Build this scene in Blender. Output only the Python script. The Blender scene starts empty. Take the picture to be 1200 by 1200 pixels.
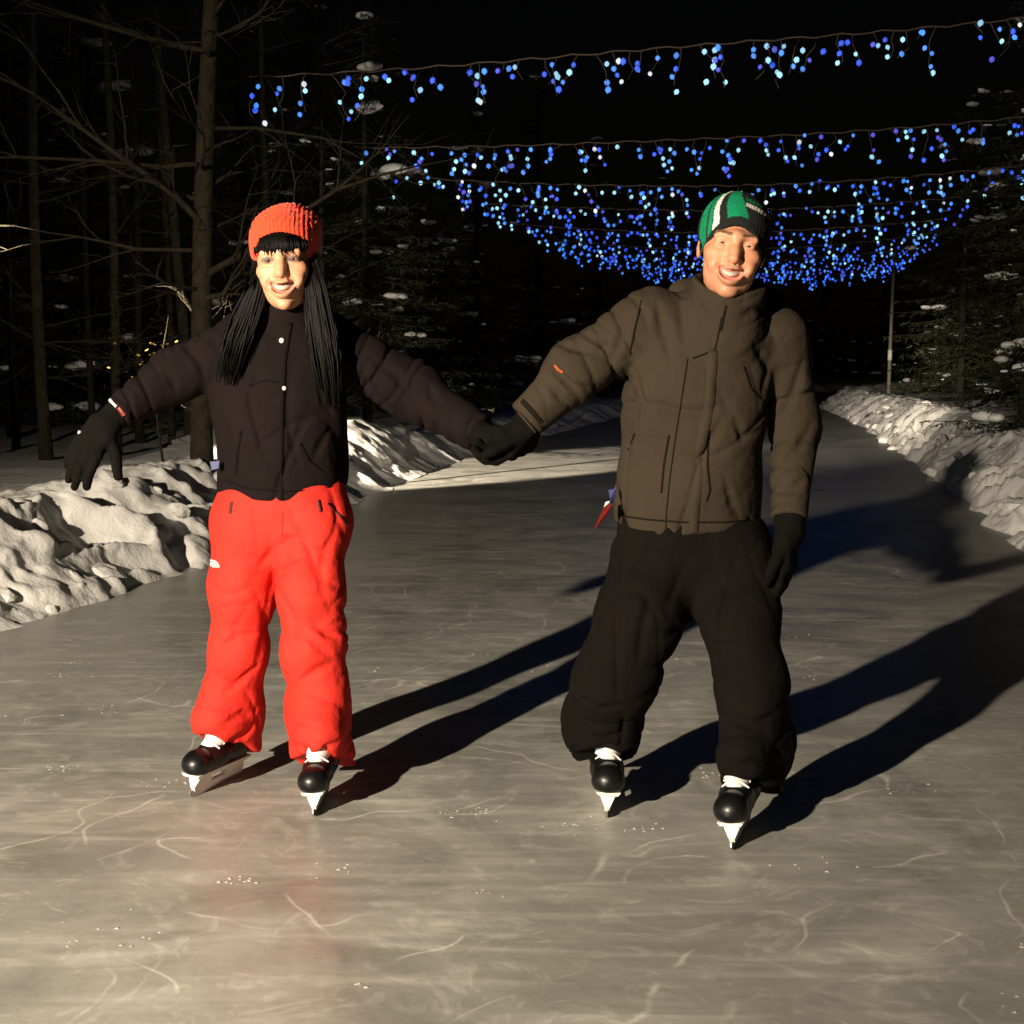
import bpy, bmesh, math, random
import numpy as np
from mathutils import Vector, Matrix

random.seed(7)
RNG = np.random.default_rng(11)
S = bpy.context.scene
COL = S.collection
R = math.radians

# ------------------------------------------------------------------ camera, world, lamps, exposure
CAM_H, FOC, PITCH = 1.30, 1600.0, math.atan(170.0 / 1600.0)
cd = bpy.data.cameras.new('camera')
cd.sensor_width = 36.0
cd.lens = 48.0
cd.clip_start = 0.05
cd.clip_end = 900.0
cam = bpy.data.objects.new('camera', cd)
cam.location = (0, 0, CAM_H)
cam.rotation_euler = (R(90) - PITCH, 0, 0)
COL.objects.link(cam)
S.camera = cam

w = bpy.data.worlds.new('World')
S.world = w
w.use_nodes = True
nt = w.node_tree
sky = nt.nodes.new('ShaderNodeTexSky')
sky.sky_type = 'NISHITA'
sky.sun_disc = False
sky.sun_elevation = R(2)
sky.sun_rotation = R(200)
nt.links.new(sky.outputs[0], nt.nodes['Background'].inputs[0])
nt.nodes['Background'].inputs[1].default_value = 0.0006

LAMP = Vector((-4.1, -2.5, 2.6))


def spot(name, loc, aim, power, size, blend, radius, colour):
    ld = bpy.data.lights.new(name, 'SPOT')
    ld.energy = power
    ld.spot_size = R(size)
    ld.spot_blend = blend
    ld.shadow_soft_size = radius
    ld.color = colour
    o = bpy.data.objects.new(name, ld)
    o.location = loc
    d = Vector(aim) - Vector(loc)
    o.rotation_euler = d.to_track_quat('-Z', 'Y').to_euler()
    COL.objects.link(o)
    return o


WARM = (1.0, 0.86, 0.66)
spot('trail_floodlight', LAMP, (-1.5, 4.6, 0.62), 7300, 70, 1.0, 0.07, WARM)
spot('drift_fill_spot', (-6.5, 8.0, 3.2), (-1.45, 15.6, 0.5), 34000, 15.0, 0.35, 0.07, WARM)  # added out-of-frame spot that brightens the top of the drift
spot('far_bank_fill_spot', LAMP + Vector((0.25, 0.05, 0.35)), (9.8, 34.0, 0.3), 55000, 9.5, 0.9, 0.07, WARM)  # extra narrow spot beside the main lamp, added to lift the far bank

S.view_settings.view_transform = 'Standard'
S.view_settings.look = 'None'
S.view_settings.gamma = 1
S.view_settings.exposure = 0.0
S.render.engine = 'CYCLES'
S.cycles.use_denoising = True
S.cycles.max_bounces = 4
S.cycles.diffuse_bounces = 2
S.cycles.glossy_bounces = 2
S.cycles.sample_clamp_indirect = 3.0


# ------------------------------------------------------------------ picture geometry -> place
def ray(u, v):
    x, y = (u - 600) / FOC, (v - 600) / FOC
    c, s = math.cos(PITCH), math.sin(PITCH)
    return np.array([x, c - y * s, -s - y * c])


def at(u, v, Y):
    d = ray(u, v)
    return np.array([0, 0, CAM_H]) + d * (Y / d[1])


def gnd(u, v, z=0.0):
    d = ray(u, v)
    return np.array([0, 0, CAM_H]) + d * ((z - CAM_H) / d[2])


# ------------------------------------------------------------------ materials
def mat(name, col, rough=0.7, spec=0.5, bumps=(), var=0.0, var_scale=8.0, sheen=0.0, metal=0.0, attr=None, coat=0.0):
    m = bpy.data.materials.new(name)
    m.use_nodes = True
    t = m.node_tree
    b = t.nodes['Principled BSDF']
    b.inputs['Base Color'].default_value = (*col, 1)
    b.inputs['Roughness'].default_value = rough
    b.inputs['Specular IOR Level'].default_value = spec
    b.inputs['Metallic'].default_value = metal
    b.inputs['Sheen Weight'].default_value = sheen
    b.inputs['Coat Weight'].default_value = coat
    tc = t.nodes.new('ShaderNodeTexCoord')
    src = None
    if attr:
        a = t.nodes.new('ShaderNodeVertexColor')
        a.layer_name = attr
        src = a.outputs[0]
        t.links.new(src, b.inputs['Base Color'])
    if var:
        n = t.nodes.new('ShaderNodeTexNoise')
        n.inputs['Scale'].default_value = var_scale
        n.inputs['Detail'].default_value = 5
        t.links.new(tc.outputs['Object'], n.inputs['Vector'])
        mx = t.nodes.new('ShaderNodeMix')
        mx.data_type = 'RGBA'
        mx.blend_type = 'MULTIPLY'
        mr = t.nodes.new('ShaderNodeMapRange')
        mr.inputs[1].default_value = 0.25
        mr.inputs[2].default_value = 0.75
        mr.inputs[3].default_value = 1 - var
        mr.inputs[4].default_value = 1 + var
        t.links.new(n.outputs[0], mr.inputs[0])
        mx.inputs[0].default_value = 1
        if src is None:
            mx.inputs[6].default_value = (*col, 1)
        else:
            t.links.new(src, mx.inputs[6])
        cmb = t.nodes.new('ShaderNodeCombineColor')
        for k in range(3):
            t.links.new(mr.outputs[0], cmb.inputs[k])
        t.links.new(cmb.outputs[0], mx.inputs[7])
        t.links.new(mx.outputs[2], b.inputs['Base Color'])
    prev = None
    for sc, st, dist in bumps:
        n = t.nodes.new('ShaderNodeTexNoise')
        n.inputs['Scale'].default_value = sc
        n.inputs['Detail'].default_value = 6
        t.links.new(tc.outputs['Object'], n.inputs['Vector'])
        bp = t.nodes.new('ShaderNodeBump')
        bp.inputs['Strength'].default_value = st
        bp.inputs['Distance'].default_value = dist
        t.links.new(n.outputs[0], bp.inputs['Height'])
        if prev:
            t.links.new(prev.outputs[0], bp.inputs['Normal'])
        prev = bp
    if prev:
        t.links.new(prev.outputs[0], b.inputs['Normal'])
    return m


M = {}
M['snow'] = mat('snow', (0.80, 0.78, 0.76), 0.75, 0.3, [(9, 0.35, 0.04), (45, 0.4, 0.012), (160, 0.25, 0.004)], 0.08, 3.0)
M['snow_pad'] = mat('snow_on_branches', (0.82, 0.82, 0.82), 0.8, 0.2, [(40, 0.6, 0.02)])
M['plum'] = mat('plum_softshell', (0.0078, 0.0046, 0.0048), 0.88, 0.10, [(14, 0.35, 0.03), (420, 0.25, 0.001)], 0.2, 5)
M['plum_trim'] = mat('dark_trim', (0.0035, 0.0025, 0.0025), 0.8, 0.08)
M['red'] = mat('red_nylon', (0.60, 0.026, 0.016), 0.75, 0.2, [(16, 0.35, 0.03), (500, 0.2, 0.001)], 0.06, 6)
M['red_dark'] = mat('dark_red_zip', (0.05, 0.006, 0.006), 0.6, 0.3)  # dark red of the trouser pocket zips
M['olive'] = mat('olive_shell', (0.033, 0.0245, 0.0165), 0.88, 0.12, [(15, 0.35, 0.03), (450, 0.25, 0.001)], 0.12, 5)
M['olive_trim'] = mat('olive_trim', (0.007, 0.006, 0.0045), 0.85, 0.08)
M['black_cloth'] = mat('black_snow_trouser', (0.0050, 0.0038, 0.0031), 0.92, 0.08, [(15, 0.4, 0.03), (450, 0.25, 0.001)], 0.2, 5)
M['glove'] = mat('dark_glove', (0.0042, 0.0040, 0.0032), 0.92, 0.08, [(60, 0.4, 0.01), (500, 0.3, 0.001)], 0.25, 20)
M['glove_m'] = mat('black_brown_glove', (0.0034, 0.0030, 0.0024), 0.92, 0.08, [(60, 0.4, 0.01)], 0.25, 20)
M['knit_red'] = mat('red_knit', (0.80, 0.060, 0.022), 0.9, 0.15, [(120, 0.8, 0.004)], 0.08, 40, sheen=0.2)
M['knit_attr'] = mat('striped_knit', (0.02, 0.02, 0.02), 0.9, 0.15, [(140, 0.8, 0.004)], 0.15, 60, attr='Col')
M['skin'] = mat('skin', (0.6, 0.36, 0.25), 0.5, 0.4, [(300, 0.12, 0.001)], 0.06, 30, attr='Col')
M['teeth'] = mat('teeth', (0.52, 0.46, 0.38), 0.45, 0.5)
M['eye'] = mat('eye', (0.5, 0.5, 0.5), 0.4, 0.3, attr='Col')
M['hair'] = mat('black_hair', (0.0030, 0.0024, 0.0020), 0.55, 0.12, [(200, 0.3, 0.002)])
M['boot'] = mat('black_boot', (0.004, 0.004, 0.0045), 0.36, 0.4, [(80, 0.1, 0.003)], 0.3, 30)
M['white_plastic'] = mat('white_plastic', (0.72, 0.70, 0.66), 0.4, 0.5, [(60, 0.05, 0.002)], 0.06, 40)
M['steel'] = mat('steel_blade', (0.62, 0.62, 0.62), 0.28, 0.5, metal=1.0)
M['white_print'] = mat('white_print', (0.75, 0.74, 0.70), 0.6)
M['orange'] = mat('orange_mark', (0.28, 0.05, 0.012), 0.6)
M['redtag'] = mat('red_tag', (0.16, 0.012, 0.010), 0.5)
M['bluetag'] = mat('blue_tag', (0.03, 0.04, 0.14), 0.5)
M['reflect'] = mat('reflective_tab', (0.75, 0.66, 0.42), 0.4)
M['bark'] = mat('bark', (0.027, 0.0215, 0.0125), 0.95, 0.2, [(22, 0.9, 0.03), (90, 0.6, 0.01)], 0.45, 9)
M['bark_d'] = mat('spruce_bark', (0.022, 0.017, 0.012), 0.95, 0.2, [(22, 0.9, 0.03)], 0.4, 9)
M['needles'] = mat('spruce_needles', (0.030, 0.036, 0.016), 0.8, 0.25, (), 0.5, 3)
M['leaf'] = mat('dry_leaf', (0.30, 0.20, 0.035), 0.8, 0.2, (), 0.3, 20)
M['post'] = mat('grey_post', (0.20, 0.18, 0.14), 0.6, 0.4, [(40, 0.3, 0.01)], 0.2, 6)
M['wire'] = mat('string_wire', (0.10, 0.07, 0.05), 0.6, 0.3)
M['twig'] = mat('twig_litter', (0.06, 0.04, 0.025), 0.9, 0.2, (), 0.4, 20)
M['mark'] = mat('skate_shavings', (0.40, 0.38, 0.34), 0.8, 0.3, [(80, 0.5, 0.004)], 0.25, 14)


def bulb_mat():
    m = bpy.data.materials.new('blue_led')
    m.use_nodes = True
    t = m.node_tree
    b = t.nodes['Principled BSDF']
    a = t.nodes.new('ShaderNodeVertexColor')
    a.layer_name = 'Col'
    b.inputs['Base Color'].default_value = (0.1, 0.15, 0.3, 1)
    t.links.new(a.outputs[0], b.inputs['Emission Color'])
    b.inputs['Emission Strength'].default_value = 1.3
    m.cycles.emission_sampling = 'NONE'
    return m


M['bulb'] = bulb_mat()


def ice_mat():
    m = bpy.data.materials.new('skated_ice')
    m.use_nodes = True
    t = m.node_tree
    N, L = t.nodes, t.links
    b = N['Principled BSDF']
    tc = N.new('ShaderNodeTexCoord')

    def noise(scale, detail=4, mapping=None, dist=0.0, rough=0.55):
        n = N.new('ShaderNodeTexNoise')
        n.inputs['Scale'].default_value = scale
        n.inputs['Detail'].default_value = detail
        n.inputs['Roughness'].default_value = rough
        n.inputs['Distortion'].default_value = dist
        if mapping:
            mp = N.new('ShaderNodeMapping')
            mp.inputs['Rotation'].default_value = (0, 0, R(mapping[0]))
            mp.inputs['Scale'].default_value = (mapping[1], mapping[2], 1)
            L.new(tc.outputs['Object'], mp.inputs[0])
            L.new(mp.outputs[0], n.inputs['Vector'])
        else:
            L.new(tc.outputs['Object'], n.inputs['Vector'])
        return n.outputs[0]

    def ramp(src, a, c, lo=0.0, hi=1.0):
        r = N.new('ShaderNodeMapRange')
        for i, x in enumerate((a, c, lo, hi)):
            r.inputs[i + 1].default_value = x
        L.new(src, r.inputs[0])
        return r.outputs[0]

    def op(kind, x, y):
        n = N.new('ShaderNodeMath')
        n.operation = kind
        for i, q in enumerate((x, y)):
            if isinstance(q, (int, float)):
                n.inputs[i].default_value = q
            else:
                L.new(q, n.inputs[i])
        n.use_clamp = False
        return n.outputs[0]

    # skate arcs: thin rings round scattered centres, broken up by noise
    def arcs(scale, freq, width, rnd, th):
        v = N.new('ShaderNodeTexVoronoi')
        v.inputs['Scale'].default_value = scale
        mp = N.new('ShaderNodeMapping')
        mp.inputs['Location'].default_value = (rnd, rnd * 1.7, 0)
        L.new(tc.outputs['Object'], mp.inputs[0])
        L.new(mp.outputs[0], v.inputs['Vector'])
        ph = op('ADD', op('MULTIPLY', v.outputs['Distance'], freq), op('MULTIPLY', noise(2.2, 2), 2.2))
        s = op('ABSOLUTE', op('SINE', ph, 0), 0)
        line = ramp(s, width, 0.0)
        return op('MULTIPLY', line, ramp(noise(1.3 + rnd * 0.13, 3), th, th + 0.08))

    lines = op('ADD', op('ADD', arcs(0.45, 17, 0.05, 3.1, 0.50), arcs(0.9, 13, 0.05, 8.7, 0.52)), arcs(0.25, 31, 0.06, 14.2, 0.5))
    st1 = ramp(noise(2.0, 3, (62, 0.8, 5.0), 0.6), 0.52, 0.76)
    st2 = ramp(noise(2.2, 3, (118, 0.7, 5.5), 0.6), 0.54, 0.78)
    st3 = ramp(noise(1.6, 3, (20, 1.0, 3.0), 1.2), 0.55, 0.76)
    streak = op('ADD', op('ADD', st1, st2), st3)
    frost = ramp(noise(4.5, 7, None, 2.6, 0.68), 0.53, 0.74)
    big = ramp(noise(1.1, 5, None, 1.6, 0.62), 0.32, 0.68)
    specks = op('MULTIPLY', ramp(noise(60, 3), 0.66, 0.72), ramp(noise(2.0, 4), 0.5, 0.62))
    tot = op('ADD', op('MULTIPLY', big, 0.34), op('MULTIPLY', streak, 0.22))
    tot = op('ADD', tot, op('MULTIPLY', lines, 0.46))
    tot = op('ADD', tot, op('MULTIPLY', frost, 0.34))
    tot = op('ADD', tot, op('MULTIPLY', specks, 0.3))
    cl = N.new('ShaderNodeClamp')
    L.new(tot, cl.inputs[0])
    cr = N.new('ShaderNodeValToRGB')
    cr.color_ramp.elements[0].position = 0.0
    cr.color_ramp.elements[0].color = (0.215, 0.208, 0.186, 1)
    cr.color_ramp.elements[1].position = 1.0
    cr.color_ramp.elements[1].color = (0.68, 0.655, 0.60, 1)
    L.new(cl.outputs[0], cr.inputs[0])
    L.new(cr.outputs[0], b.inputs['Base Color'])
    L.new(ramp(tot, 0.0, 0.8, 0.26, 0.62), b.inputs['Roughness'])
    b.inputs['Specular IOR Level'].default_value = 0.42
    b.inputs['IOR'].default_value = 1.31
    bp = N.new('ShaderNodeBump')
    bp.inputs['Strength'].default_value = 0.3
    bp.inputs['Distance'].default_value = 0.004
    L.new(noise(22, 5), bp.inputs['Height'])
    L.new(bp.outputs[0], b.inputs['Normal'])
    return m


M['ice'] = ice_mat()


# ------------------------------------------------------------------ mesh helpers
def obj(name, verts, faces, m, parent=None, smooth=True, col=None, link=True):
    me = bpy.data.meshes.new(name)
    me.from_pydata([tuple(v) for v in verts] if not isinstance(verts, np.ndarray) else verts.tolist(), [],
                   faces if not isinstance(faces, np.ndarray) else faces.tolist())
    me.materials.append(M[m])
    if smooth:
        me.polygons.foreach_set('use_smooth', [True] * len(me.polygons))
    if col is not None:
        a = me.color_attributes.new('Col', 'FLOAT_COLOR', 'POINT')
        c4 = np.ones((len(verts), 4), np.float32)
        c4[:, :3] = col
        a.data.foreach_set('color', c4.ravel())
    me.update()
    o = bpy.data.objects.new(name, me)
    if link:
        COL.objects.link(o)
    if parent:
        o.parent = parent
        o.matrix_parent_inverse = parent.matrix_world.inverted() if False else Matrix()
    return o


def tag(o, label=None, cat=None, group=None, kind=None):
    if label: o['label'] = label
    if cat: o['category'] = cat
    if group: o['group'] = group
    if kind: o['kind'] = kind
    return o


def empty(name, loc=(0, 0, 0)):
    o = bpy.data.objects.new(name, None)
    o.empty_display_size = 0.1
    o.location = loc
    COL.objects.link(o)
    return o


class MB:
    def __init__(s):
        s.v, s.f, s.c = [], [], []

    def add(s, v, f, c=None):
        n = len(s.v)
        s.v.extend(v)
        s.f.extend([[i + n for i in q] for q in f])
        if c is not None:
            s.c.extend([c] * len(v))

    def tube(s, pts, rad, n=6, cap=True, c=None):
        pts = [np.asarray(p, float) for p in pts]
        V, F = [], []
        for i, p in enumerate(pts):
            a = pts[max(i - 1, 0)]
            b = pts[min(i + 1, len(pts) - 1)]
            d = b - a
            d = d / (np.linalg.norm(d) + 1e-9)
            ref = np.array([0, 0, 1.0]) if abs(d[2]) < 0.9 else np.array([1.0, 0, 0])
            e1 = np.cross(d, ref)
            e1 /= np.linalg.norm(e1)
            e2 = np.cross(d, e1)
            for k in range(n):
                t = 2 * math.pi * k / n
                V.append(tuple(p + rad[i] * (math.cos(t) * e1 + math.sin(t) * e2)))
        for i in range(len(pts) - 1):
            for k in range(n):
                F.append([i * n + k, i * n + (k + 1) % n, (i + 1) * n + (k + 1) % n, (i + 1) * n + k])
        if cap:
            F.append(list(range(n)))
            F.append([(len(pts) - 1) * n + k for k in range(n)][::-1])
        s.add(V, F, c)

    def ribbon(s, pts, nrm, width, h, base=-0.004):
        V, F = [], []
        n = len(pts)
        for i in range(n):
            a, b = pts[max(i - 1, 0)], pts[min(i + 1, n - 1)]
            d = b - a
            d = d / (np.linalg.norm(d) + 1e-9)
            nn = nrm[i] / (np.linalg.norm(nrm[i]) + 1e-9)
            sd = np.cross(d, nn)
            sd /= np.linalg.norm(sd) + 1e-9
            wd = width[i] if hasattr(width, '__len__') else width
            p = pts[i]
            V += [tuple(p - sd * wd / 2 + nn * base), tuple(p - sd * wd * 0.42 + nn * h), tuple(p + sd * wd * 0.42 + nn * h), tuple(p + sd * wd / 2 + nn * base)]
        for i in range(n - 1):
            for k in range(3):
                F.append([i * 4 + k, i * 4 + k + 1, i * 4 + k + 5, i * 4 + k + 4])
        F.append([0, 1, 2, 3])
        F.append([(n - 1) * 4 + k for k in (3, 2, 1, 0)])
        s.add(V, F)

    def build(s, name, m, parent=None, smooth=True, col=False):
        return obj(name, s.v, s.f, m, parent, smooth, np.array(s.c) if col else None)


# smooth pseudo noise from a few sines
def sn(p, f, seed):
    r = np.random.default_rng(seed)
    o = np.zeros(len(p), np.float32)
    for i in range(5):
        d = r.normal(size=3)
        d = d / np.linalg.norm(d) * f * r.uniform(0.6, 1.5)
        o += np.sin(p @ d.astype(np.float32) * 6.2832 + r.uniform(0, 6.28))
    return o / 2.6


def vnoise(x, y, seed):
    """value noise on a 2-D lattice"""
    def h(i, j):
        n = (i * 374761393 + j * 668265263 + seed * 1442695041) & 0xFFFFFFFF
        n = ((n ^ (n >> 13)) * 1274126177) & 0xFFFFFFFF
        return ((n ^ (n >> 16)) & 0xFFFF) / 65535.0
    xi, yi = np.floor(x).astype(np.int64), np.floor(y).astype(np.int64)
    fx, fy = x - xi, y - yi
    fx, fy = fx * fx * (3 - 2 * fx), fy * fy * (3 - 2 * fy)
    return (h(xi, yi) * (1 - fx) + h(xi + 1, yi) * fx) * (1 - fy) + (h(xi, yi + 1) * (1 - fx) + h(xi + 1, yi + 1) * fx) * fy


def fbm(x, y, seed, o=4):
    a, t = 1.0, 0
    for i in range(o):
        t = t + a * (vnoise(x, y, seed + i) - 0.5)
        x, y, a = x * 2.03 + 5.1, y * 2.03 + 1.7, a * 0.5
    return t


# signed distance helpers
def smin(a, b, k):
    h = np.clip(0.5 + 0.5 * (b - a) / k, 0, 1)
    return b * (1 - h) + a * h - k * h * (1 - h)


def smax(a, b, k):
    return -smin(-a, -b, k)


def ell(p, c, r):
    q = p - np.asarray(c, np.float32)
    r = np.asarray(r, np.float32)
    k0 = np.linalg.norm(q / r, axis=1)
    k1 = np.linalg.norm(q / (r * r), axis=1) + 1e-9
    return k0 * (k0 - 1) / k1


def obox(p, c, ax, half, rnd):
    q = np.abs((p - np.asarray(c, np.float32)) @ np.asarray(ax, np.float32).T) - (np.asarray(half, np.float32) - rnd)
    return np.linalg.norm(np.maximum(q, 0), axis=1) + np.minimum(q.max(axis=1), 0) - rnd


def crease(ph):
    """rounded cloth roll between narrow valleys"""
    v = np.abs(np.sin(math.pi * ph))
    return 0.28 * v - 1.0 * np.exp(-(v / 0.24) ** 2) + 0.1


def chain(p, pts, rad, sy=1.0, k=0.02, fold=None):
    """tapered limb along pts; fold = (wavelength, [amp along length 0..1], seed)"""
    out = None
    L = [0.0]
    for a, b in zip(pts[:-1], pts[1:]):
        L.append(L[-1] + float(np.linalg.norm(np.asarray(b) - np.asarray(a))))
    tot = L[-1]
    if fold:
        n1, n2 = sn(p, 2.4, fold[2]), sn(p, 2.9, fold[2] + 9)
        env1, env2 = np.clip(0.25 + 0.95 * n1, 0, 1), np.clip(0.25 + 0.95 * n2, 0, 1)
        wob = 0.55 * sn(p, 1.7, fold[2] + 1)
        lump = 0.3 * sn(p, 5.5, fold[2] + 4) - 1.0 * np.exp(-(sn(p, 3.4, fold[2] + 14) / 0.16) ** 2) * np.clip(0.4 + 0.7 * sn(p, 3, fold[2] + 17), 0, 1)
    for i in range(len(pts) - 1):
        a = np.asarray(pts[i], np.float32)
        b = np.asarray(pts[i + 1], np.float32)
        ab = b - a
        ll = float(ab @ ab)
        t = np.clip((p - a) @ ab / ll, 0, 1)
        d = p - a - t[:, None] * ab
        if sy != 1.0:
            d = d / np.array([1, sy, 1], np.float32)
        r = rad[i] * (1 - t) + rad[i + 1] * t
        if fold:
            s = L[i] + t * math.sqrt(ll)
            e1 = np.cross(ab, (0, 1, 0)).astype(np.float32)
            e1 /= np.linalg.norm(e1) + 1e-6
            ang = np.arctan2(d[:, 1], d @ e1)
            am = np.interp(s / tot, np.linspace(0, 1, len(fold[1])), fold[1])
            h1 = crease(s / fold[0] + ang / 6.2832 + wob)
            h2 = crease(s / (fold[0] * 1.25) - ang / 6.2832 + wob * 0.8 + 0.37)
            r = r + am * (0.75 * env1 * h1 + 0.75 * env2 * h2 + 0.8 * lump)
        dd = np.linalg.norm(d, axis=1) - r
        out = dd if out is None else smin(out, dd, k)
    return out


def drape(p, lam, slant, seed, amp):
    """soft folds running mostly downwards"""
    wob = 0.55 * sn(p, 1.5, seed)
    h1 = crease((p[:, 0] + slant * p[:, 2]) / lam + wob) * np.clip(0.1 + 0.9 * sn(p, 2.2, seed + 3), 0, 1)
    h2 = crease((0.55 * p[:, 0] - 0.9 * np.sign(slant) * p[:, 2]) / (lam * 1.2) + wob) * np.clip(0.0 + 0.9 * sn(p, 2.4, seed + 7), 0, 1)
    cr = np.exp(-(sn(p * np.array([1.3, 1, 0.7], np.float32), 2.6, seed + 11) / 0.13) ** 2) * np.clip(0.3 + 0.8 * sn(p, 2.2, seed + 13), 0, 1)
    return amp * (0.8 * h1 + 0.7 * h2 - 0.8 * cr + 0.45 * sn(p, 3.5, seed + 5))


def surf(f, lo, hi, h):
    """surface nets on a sparse grid"""
    lo, hi = np.asarray(lo, float), np.asarray(hi, float)
    n = (np.ceil((hi - lo) / (4 * h)).astype(int) + 1) * 4
    cs = [lo[i] + (np.arange(n[i] // 4) * 4 + 1.5) * h for i in range(3)]
    g = np.stack(np.meshgrid(*cs, indexing='ij'), -1).reshape(-1, 3).astype(np.float32)
    dc = f(g).reshape([x // 4 for x in n])
    D = dc.repeat(4, 0).repeat(4, 1).repeat(4, 2).astype(np.float32)
    msk = np.abs(D) < 7.5 * h + 0.012
    idx = np.argwhere(msk)
    D[msk] = f((lo + idx * h).astype(np.float32))
    I = D < 0
    cnt = np.zeros([x - 1 for x in n], np.int8)
    for a in (0, 1):
        for b in (0, 1):
            for c in (0, 1):
                cnt += I[a:n[0] - 1 + a, b:n[1] - 1 + b, c:n[2] - 1 + c]
    act = (cnt > 0) & (cnt < 8)
    cells = np.argwhere(act)
    vid = -np.ones(act.shape, np.int64)
    vid[act] = np.arange(len(cells))
    acc = np.zeros((len(cells), 3))
    num = np.zeros(len(cells))
    cor = [(a, b, c) for a in (0, 1) for b in (0, 1) for c in (0, 1)]
    val = {q: D[cells[:, 0] + q[0], cells[:, 1] + q[1], cells[:, 2] + q[2]] for q in cor}
    for q in cor:
        for ax in range(3):
            if q[ax] == 0:
                q2 = list(q)
                q2[ax] = 1
                v0, v1 = val[q], val[tuple(q2)]
                cr = (v0 < 0) != (v1 < 0)
                t = np.where(cr, v0 / np.where(cr, v0 - v1, 1), 0)
                pos = np.tile(np.array(q, float), (len(cells), 1))
                pos[:, ax] = t
                acc += np.where(cr[:, None], pos, 0)
                num += cr
    V = lo + (cells + acc / np.maximum(num, 1)[:, None]) * h
    F = []
    for ax in range(3):
        o1, o2 = (ax + 1) % 3, (ax + 2) % 3
        s0 = [slice(None)] * 3
        s1 = [slice(None)] * 3
        s0[ax] = slice(0, n[ax] - 1)
        s1[ax] = slice(1, n[ax])
        e = I[tuple(s0)] != I[tuple(s1)]
        q = np.argwhere(e)
        q = q[(q[:, o1] > 0) & (q[:, o2] > 0) & (q[:, o1] < n[o1] - 1) & (q[:, o2] < n[o2] - 1)]
        ins = I[q[:, 0], q[:, 1], q[:, 2]]
        quad = []
        for d1, d2 in ((0, 0), (-1, 0), (-1, -1), (0, -1)):
            k = q.copy()
            k[:, o1] += d1
            k[:, o2] += d2
            quad.append(vid[k[:, 0], k[:, 1], k[:, 2]])
        quad = np.stack(quad, 1)
        quad[~ins] = quad[~ins][:, ::-1]
        F.append(quad)
    F = np.concatenate(F)
    F = F[(F >= 0).all(1)]
    return V, F[:, ::-1] if False else F


def march(f, px, Y0, span=0.7):
    """where the sight line through each pixel meets the garment: point and normal"""
    o = np.array([0, 0, CAM_H])
    D = np.array([ray(u, v) for u, v in px])
    t = (Y0 - span) / D[:, 1]
    nl = np.linalg.norm(D, axis=1)
    for _ in range(90):
        t = t + 0.6 * f((o + D * t[:, None]).astype(np.float32)) / nl
    P = o + D * t[:, None]
    e = 0.004
    G = np.stack([f((P + np.eye(3)[i] * e).astype(np.float32)) - f((P - np.eye(3)[i] * e).astype(np.float32)) for i in range(3)], 1)
    return P, G / (np.linalg.norm(G, axis=1)[:, None] + 1e-9)


def dense(px, n):
    px = np.array(px, float)
    t = np.linspace(0, len(px) - 1, n)
    return np.stack([np.interp(t, np.arange(len(px)), px[:, k]) for k in (0, 1)], 1)


def strip(name, f, px, Y0, width, m, parent, h=0.003, n=None):
    q = dense(px, n or max(6, 6 * len(px)))
    P, G = march(f, q, Y0)
    b = MB()
    b.ribbon(list(P), list(G), width, h)
    return b.build(name, m, parent)


def creased(f, lines, Y0, r=0.011):
    """the garment f with tucks pressed in along the given lines"""
    gs = []
    PA, GA = march(f, np.concatenate([dense(ln, 5) for ln in lines]), Y0)
    for i in range(len(lines)):
        P, G = PA[i * 5:i * 5 + 5], GA[i * 5:i * 5 + 5]
        if np.abs(P[:, 1] - Y0).max() < 0.5:
            gs.append((list(P + G * 0.003), [r * 0.25, r * 0.8, r, r * 0.8, r * 0.2]))

    def g(p):
        d = f(p)
        k = np.abs(d) < 0.05
        if k.any():
            q, e = p[k], d[k]
            for pts, rr in gs:
                b0, b1 = np.min(pts, 0) - 0.05, np.max(pts, 0) + 0.05
                w_ = ((q > b0) & (q < b1)).all(1)
                if w_.any():
                    e[w_] = smax(e[w_], -chain(q[w_], pts, rr, k=0.004), 0.014)
            d = d.copy()
            d[k] = e
        return d
    return g


# ------------------------------------------------------------------ ground, ice, snow banks
LE = np.array([gnd(*q)[:2] for q in ((-60, 762), (0, 742), (110, 706), (250, 660), (410, 592), (480, 563), (560, 533))] + [(0.9, 27.0), (2.9, 36.0), (6.5, 50.0), (13, 66), (24, 84)])
RE = np.array([gnd(*q)[:2] for q in ((1200, 648), (1130, 590), (1060, 538))] + [gnd(1010, 500)[:2], (10.0, 45.0), (15.5, 60.0), (26, 78)])


def xl(y):
    return np.where(y < LE[0, 1], LE[0, 0] + (y - LE[0, 1]) * 0.12, np.interp(y, LE[:, 1], LE[:, 0]))


def xr(y):
    return np.where(y < RE[0, 1], RE[0, 0] + (y - RE[0, 1]) * 0.10, np.interp(y, RE[:, 1], RE[:, 0]))


def smooth_edge(fn):
    ys = np.linspace(-12, 100, 900)
    v = fn(ys)
    k = np.ones(13) / 13
    vs = np.convolve(np.pad(v, 6, 'edge'), k, 'valid')
    return lambda y: np.interp(y, ys, vs)


XL, XR = smooth_edge(xl), smooth_edge(xr)
SHELF = 0.40


def ground_z(x, y):
    return SHELF + 0.16 * fbm(x * 0.22, y * 0.22, 5, 4) + 0.03 * fbm(x * 1.7, y * 1.7, 9, 3) - 0.1


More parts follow.
